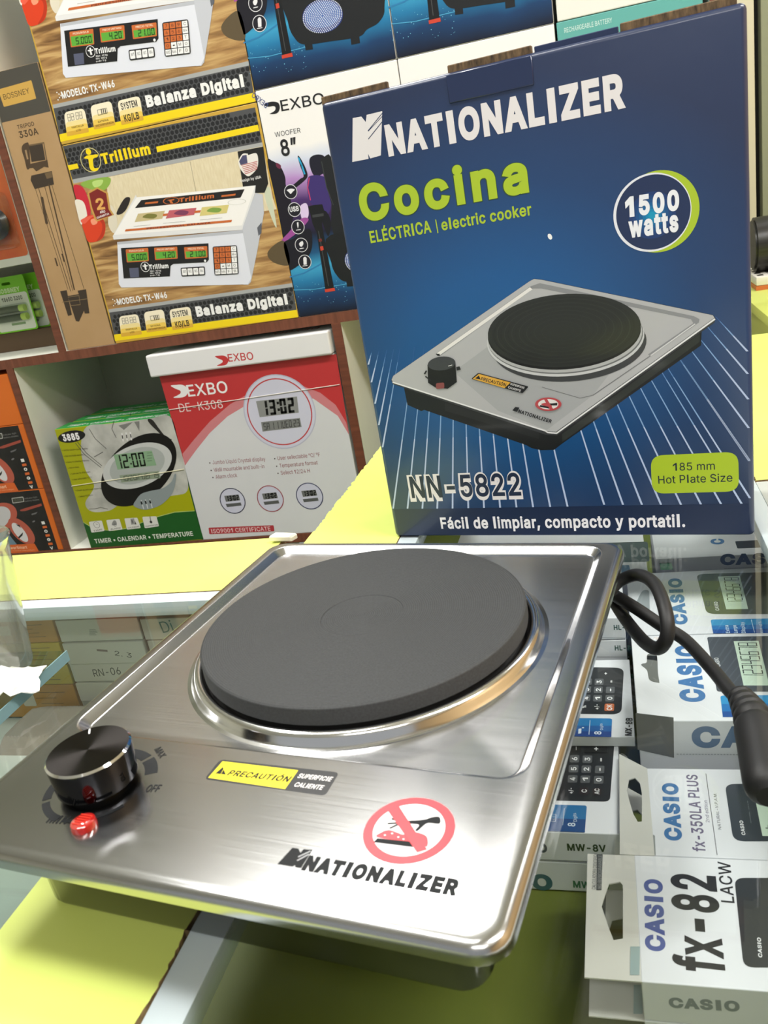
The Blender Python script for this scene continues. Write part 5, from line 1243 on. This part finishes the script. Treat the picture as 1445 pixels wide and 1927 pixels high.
# black keypad calculators
VM = (1080, 1180, 5.294)
mx, FF, FT = calc_box('calculator_box', 'white box with a black calculator picture and an orange key, beside the steel edge', -0.175, -0.0015, 0.5020, 0.6040, -0.0920, -0.0840)
a = Art(FT, VM)
a.rr([(-420, 392), (497, 406), (472, 872), (-500, 858)], M('2b2d30', 0.3), 0.12)
for t, x0, y0 in (('3', 208, 515), ('2', 200, 594), ('1', 193, 679)): keyt(a, t, x0, y0, x0 + 88, y0 + 64)
keyt(a, '•', 320, 596, 408, 660, frac=0.3); keyt(a, '0', 314, 679, 402, 744); keyt(a, 'CK', 306, 766, 402, 838, M('c26a42', 0.35)); keyt(a, '=', 330, 520, 410, 570, plain=True, frac=0.4); keyt(a, '+', 275, 440, 352, 490, plain=True, frac=0.5); keyt(a, '+/-', 186, 766, 270, 830, plain=True, frac=0.5)
for t, x0, y0 in (('6', 92, 515), ('5', 84, 594), ('4', 77, 679)): keyt(a, t, x0, y0, x0 + 88, y0 + 64)
keyt(a, '%', 68, 770, 140, 825, plain=True, frac=0.5)
a.build('calculator_picture', mx); zm = a.z
a = Art(FT, VM, zm)
a.rr([(-420, 905), (380, 915), (372, 1100), (-440, 1085)], M('2a7cba', 0.35), 0.1); a.poly([(-425, 985), (376, 988), (372, 1100), (-440, 1085)], M('2660a4', 0.35)); a.poly([(-430, 1040), (374, 1045), (372, 1100), (-440, 1085)], M('24458a', 0.35))
a.text('8', (270, 1076), (271, 1044), (202, 1060), M('dfe8f4', 0.4), 0.02); a.text('Digits', (290, 1030), (282, 966), (258, 1000), M('dfe8f4', 0.4), 0.0); a.line([(161, 935), (149, 1076)], 0.0004, M('dfe8f4', 0.4)); a.poly([(45, 1020), (75, 1015), (72, 1065), (42, 1068)], M('dfe8f4', 0.4)); a.circ((90, 1008), (102, 1008), M('dfe8f4', 0.4), n=8)
a.build('blue_band', mx)
a = Art(FT, VM, zm); a.text('MX-8B', (573, 1086), (581, 910), (511, 1000), ink2, 0.025); a.build('model_lettering', mx)
VW = (1020, 1380, 4.883)
m1, FF, FT = calc_box('calculator_box', 'white box with a black calculator picture, its shaded side lettered in dark green', -0.190, -0.0130, 0.4170, 0.5450, -0.1150, -0.0925)
a = Art(FT, VW)
a.rr([(-420, 56), (664, 92), (622, 630), (-480, 606)], M('232528', 0.3), 0.07)
for t, x0, y0 in (('6', 256, 200), ('5', 247, 292), ('4', 238, 386), ('3', 374, 205), ('2', 364, 297), ('1', 354, 390)): keyt(a, t, x0, y0, x0 + 88, y0 + 68)
keyt(a, '•', 488, 300, 574, 370, frac=0.3); keyt(a, '0', 478, 394, 566, 466); keyt(a, '=', 500, 212, 580, 280, plain=True, frac=0.4); keyt(a, '-', 272, 105, 356, 178, M('17181a', 0.3), frac=0.2); keyt(a, '+', 388, 110, 598, 182, M('17181a', 0.3), frac=0.25); keyt(a, 'C', 346, 502, 430, 566, M('302628', 0.3)); keyt(a, 'AC', 466, 506, 546, 572, M('302628', 0.3)); keyt(a, '+/-', 232, 500, 300, 566, plain=True)
a.build('calculator_picture', m1); zm = a.z
a = Art(FT, VW, zm)
a.rr([(-420, 645), (412, 668), (393, 915), (-470, 885)], M('2a6ea4', 0.35), 0.08); a.poly([(-440, 770), (402, 795), (393, 915), (-470, 885)], M('244a80', 0.35))
a.text('8', (302, 862), (304, 828), (236, 845), M('c8d4e0', 0.4), 0.02); a.text('Digits', (321, 816), (312, 738), (286, 780), M('c8d4e0', 0.4), 0.0); a.line([(205, 695), (190, 850)], 0.0004, M('a8b8c8', 0.4)); a.line([(85, 750), (128, 750), (124, 815), (80, 812), (85, 750)], 0.0004, M('a8b8c8', 0.4)); a.text('2.5', (112, 802), (114, 765), (92, 785), M('a8b8c8', 0.4), 0.0)
a.build('blue_band', m1)
gr2 = M('35491f', 0.45)
a = Art(FF, VW); a.text('MW-8V', (233, 1074), (590, 1088), (234, 1012), gr2, 0.03); a.text('CASIO', (-340, 1062), (48, 1092), (-340, 985), M('3a4a52', 0.45), 0.05); dashes(a, (-200, 1155), (500, 1200), 40, M('7a8268', 0.45)); a.build('side_lettering', m1)
m2, FF, FT = calc_box('calculator_box', 'white box with teal and green lettering under the one with the dark green lettered side', -0.190, -0.0130, 0.4172, 0.5450, -0.1395, -0.1165)
VQ = (1000, 1480, 6.02)
a = Art(FF, VQ); a.text('CASIO', (-830, 1110), (247, 1166), (-830, 950), M('3f6a74', 0.45), 0.05); a.text('MW-8V', (474, 1140), (900, 1170), (478, 1066), M('3f7a52', 0.45), 0.03); dashes(a, (-500, 1200), (900, 1305), 60, M('8c9296', 0.45)); a.build('side_lettering', m2)

# ================================================================== INSIDE THE LEFT WING: small parts boxes
ivory = mat_noise('ivory_box_card', 'c6c6be', 'd0d0c8', 8, 0.5)
VLB = (40, 1110, 4.516)
hw = M('26262a', 0.5)
zs = [-0.0300, -0.0540, -0.0775, -0.0985, -0.1195, -0.1398]
lab = ['white parts box topmost in the stack seen through the glass beside the steel edge', 'white parts box marked by hand with 2.3 under the glass', 'white parts box marked by hand with RN-06 under the glass',
       'grey white parts box below the one marked RN-06', 'grey white parts box at the bottom under the one marked RN-06']
for i in range(5):
    t, f = carton('parts_box', lab[i], 'box', -0.5255 + 0.001 * (i % 2), -0.4365, 0.607 - 0.002 * (i % 2), 0.685, zs[i + 1] + 0.0006, zs[i], ivory, 'white parts boxes under the left glass', bev=0.0008)
    a = Art(f, VLB)
    if i == 1: a.text('2. 3', (796, 556), (940, 578), (800, 518), hw, 0.0); a.line([(645, 512), (730, 518)], 0.0022, M('7a6a6a', 0.5)); a.build('handwriting', t)
    elif i == 2: a.text('RN-06', (620, 738), (850, 716), (622, 676), hw, 0.0, 0.1); a.build('handwriting', t)
    elif i == 0:
        for q in range(5): a.line([(580, 338 + q * 11), (630 + 9 * (q % 3), 338 + q * 11)], 0.0006, M('7c8480', 0.5))
        a.build('small_print', t)
t, f = carton('parts_box', 'white parts box with teal lettering starting Di, half hidden by the steel edge', 'box', -0.4340, -0.340, 0.607, 0.685, -0.0540, -0.0320, ivory, 'white parts boxes under the left glass', bev=0.0008)
a = Art(f, VLB); a.text('Di', (1206, 366), (1302, 350), (1208, 266), M('4f7a7a', 0.5), 0.0); a.build('box_lettering', t)
carton('parts_box', 'white parts box below the one lettered Di', 'box', -0.4330, -0.340, 0.607, 0.685, -0.0975, -0.0548, ivory, 'white parts boxes under the left glass', bev=0.0008)
carton('parts_box', 'white parts box at the bottom right of the left stack, under the steel edge', 'box', -0.4330, -0.340, 0.607, 0.685, -0.1398, -0.0985, ivory, 'white parts boxes under the left glass', bev=0.0008)
gold, ylo = mat_noise('gold_box_card', 'b07a26', 'c08a32', 14, 0.45), mat_noise('yellow_box_card', 'b09a20', 'c4ac2a', 14, 0.45)
zz = [-0.0285, -0.0540, -0.0790, -0.1015, -0.1398]
glab = ['gold parts box topmost behind the plastic cup', 'yellow parts box under the topmost gold one', 'yellow parts box seen past the corner of the loose glass', 'gold parts box with a white sticker at the bottom of the stack']
for i in range(4):
    t, f = carton('gold_parts_box', glab[i], 'box', -0.640, -0.5290 - 0.001 * (i % 2), 0.608, 0.685, zz[i + 1] + 0.0006, zz[i], gold if i in (0, 3) else ylo, 'gold and yellow parts boxes under the left glass', bev=0.0008)
    w_, h_ = 0.11, zz[i] - zz[i + 1]
    a = Art(f, ('uv',)); dkg = M('6a4c14', 0.5)
    for q in range(4): a.line([(0.062 + 0.004 * (q % 2), h_ * (0.25 + 0.17 * q)), (0.098 - 0.006 * (q % 3), h_ * (0.25 + 0.17 * q))], 0.0006, dkg)
    if i in (0, 3): a.raw(rrect_pts(0.045, 0.060, h_ * 0.35, h_ * 0.75, 0.002), [list(range(28))], M('c9c4b4', 0.5))
    a.build('box_print', t)
rp_ = thing('ribbed_pack', 'clear ribbed plastic pack lying beside the gold boxes under the glass', 'pack', (-0.560, 0.515, -0.1398))
bm = bmesh.new(); nx, ny = 40, 4; g = [[bm.verts.new((0.075 * i / nx, 0.084 * j / ny, 0.028 + 0.004 * (i % 2) - 0.012 * (2 * j / ny - 1) ** 4)) for i in range(nx + 1)] for j in range(ny + 1)]
for j in range(ny):
    for i in range(nx): bm.faces.new((g[j][i], g[j][i + 1], g[j + 1][i + 1], g[j + 1][i]))
add_box(bm, 0, 0.075, 0, 0.084, 0, 0.016); bmobj('ribbed_wrap', bm, M('a49c90', 0.25, 0.3), rp_)
carton('parts_box', 'flat grey box in front of the ribbed plastic pack', 'box', -0.600, -0.490, 0.478, 0.512, -0.1398, -0.112, M('a8aaa0', 0.5), 'white parts boxes under the left glass')
gt = thing('green_case', 'green case with a black lid under the glass at the left edge', 'case', (-0.585, 0.400, -0.1398))
boxobj('case_body', (0, 0.095, 0, 0.072, 0, 0.022), M('7c9a4c', 0.4), gt, 0.004); boxobj('case_lid', (0.01, 0.062, 0.02, 0.066, 0.022, 0.034), M('2c302c', 0.4), gt, 0.005)

# ================================================================== ON THE COUNTER AT THE LEFT
pane_m = mat_glass('pane_glass', (0.80, 0.90, 0.90))
pn = thing('glass_pane', 'loose thick glass plate with a pale teal edge lying on the counter glass', 'glass plate', (-0.60, 0.35, -0.0003))
boxobj('pane_sheet', (-0.30, 0.1832, -0.30, 0.133, 0.0, 0.0085), pane_m, pn, 0.0008)
boxobj('ground_edge', (0.1832, 0.1842, -0.30, 0.133, 0.0, 0.0085), M('7fa0a6', 0.25), pn)
cup = thing('plastic_cup', 'clear disposable plastic cup of water standing on the loose glass plate', 'cup', (-0.4535, 0.4555, 0.0084))
k = NT('thin_clear_plastic')
tr = k.n('ShaderNodeBsdfTransparent'); tr.inputs[0].default_value = (0.93, 0.94, 0.92, 1); gl = k.n('ShaderNodeBsdfGlossy'); gl.inputs['Roughness'].default_value = 0.12; df = k.n('ShaderNodeBsdfTranslucent'); df.inputs[0].default_value = (0.85, 0.85, 0.82, 1)
lw = k.n('ShaderNodeLayerWeight', i_Blend=0.35); m1_ = k.n('ShaderNodeMixShader'); m2_ = k.n('ShaderNodeMixShader'); m2_.inputs[0].default_value = 0.22
k.l(tr, 0, m2_, 1); k.l(df, 0, m2_, 2); k.l(lw, 'Facing', m1_, 0); k.l(m2_, 0, m1_, 1); k.l(gl, 0, m1_, 2); k.l(m1_, 0, k.out, 'Surface'); cupm = k.m
prof = [(0.0, 0.001), (0.0215, 0.001), (0.0225, 0.003)]
for i in range(26): t_ = i / 25; prof.append((0.0225 + 0.0105 * t_ + (0.00035 if i % 2 else 0), 0.003 + 0.095 * t_))
prof += [(0.0345, 0.1005), (0.0358, 0.1020), (0.0352, 0.1035), (0.0338, 0.1030)]
bm = bmesh.new(); add_lathe(bm, prof, 48); bmobj('cup_wall', bm, cupm, cup, True)
bm = bmesh.new(); add_lathe(bm, [(0.0, 0.002), (0.0212, 0.002), (0.0218, 0.004), (0.0268, 0.0500), (0.0, 0.0500)], 48); bmobj('water', bm, mat_glass('water', (0.90, 0.91, 0.88), 1.33), cup, True)
rg = random.Random(9); bm = bmesh.new()
n_ = 9; g = []
for j in range(n_):
    row = []
    for i in range(n_):
        x, y = 0.044 * (i / (n_ - 1) - 0.5), 0.040 * (j / (n_ - 1) - 0.5); rr_ = min(1, (abs(x) + abs(y)) / 0.036)
        row.append(bm.verts.new((x + rg.uniform(-.002, .002), y + rg.uniform(-.002, .002), 0.0006 + (1 - rr_) * 0.012 + rg.uniform(0, 0.006) * (1 - 0.6 * rr_))))
    g.append(row)
for j in range(n_ - 1):
    for i in range(n_ - 1): bm.faces.new((g[j][i], g[j][i + 1], g[j + 1][i + 1], g[j + 1][i]))
ts = bmobj('paper_tissue', bm, M('f0f0ec', 0.8)); ts.location = (-0.4265, 0.4290, 0.0086); ts.rotation_euler = (0, 0, 0.5)
sm = ts.modifiers.new('thick', 'SOLIDIFY'); sm.thickness = 0.0008; sm.offset = 1
tag(ts, 'crumpled white paper tissue in front of the plastic cup', 'tissue')

# ================================================================== FAR RIGHT
yc = thing('side_counter', 'second yellow counter top beyond the right edge of the blue box', 'counter', (0.27, 1.43, -0.95))
boxobj('counter_top', (0, 0.60, 0, 0.70, 0.932, 0.950), yel, yc, 0.001); boxobj('counter_body', (0.01, 0.60, 0.01, 0.69, 0, 0.932), M('c9d36a', 0.5), yc)
ap = thing('white_appliance', 'white appliance with a slotted top and an orange base stripe at the right picture edge', 'appliance', (0.302, 1.90, 0.0))
boxobj('appliance_body', (0, 0.22, 0, 0.16, 0.009, 0.027), M('ece9e2', 0.4), ap, 0.003); boxobj('base_stripe', (0, 0.22, 0, 0.16, 0.0, 0.009), M('d2703a', 0.45), ap)
bm = bmesh.new()
for j in range(4):
    for i in range(9): add_box(bm, 0.006 + i * 0.022, 0.018 + i * 0.022, 0.018 + j * 0.034, 0.036 + j * 0.034, 0.0266, 0.0274)
sl_ = bmobj('vent_slots', bm, M('3a3a38', 0.5), ap)
dr = thing('black_drum', 'round black drum lying on the white appliance at the right picture edge', 'drum', (0.312, 1.985, 0.0274))
bm = bmesh.new(); add_tube(bm, [(0.0, 0, 0.056), (0.20, 0, 0.056)], 0.056, 40); add_tube(bm, [(-0.004, 0, 0.056), (0.0, 0, 0.056)], 0.050, 40); bmobj('drum_shell', bm, mat_noise('black_ribbed_plastic', '141414', '2c2c2a', 60, 0.35, (0.2, 1, 4)), dr, True)
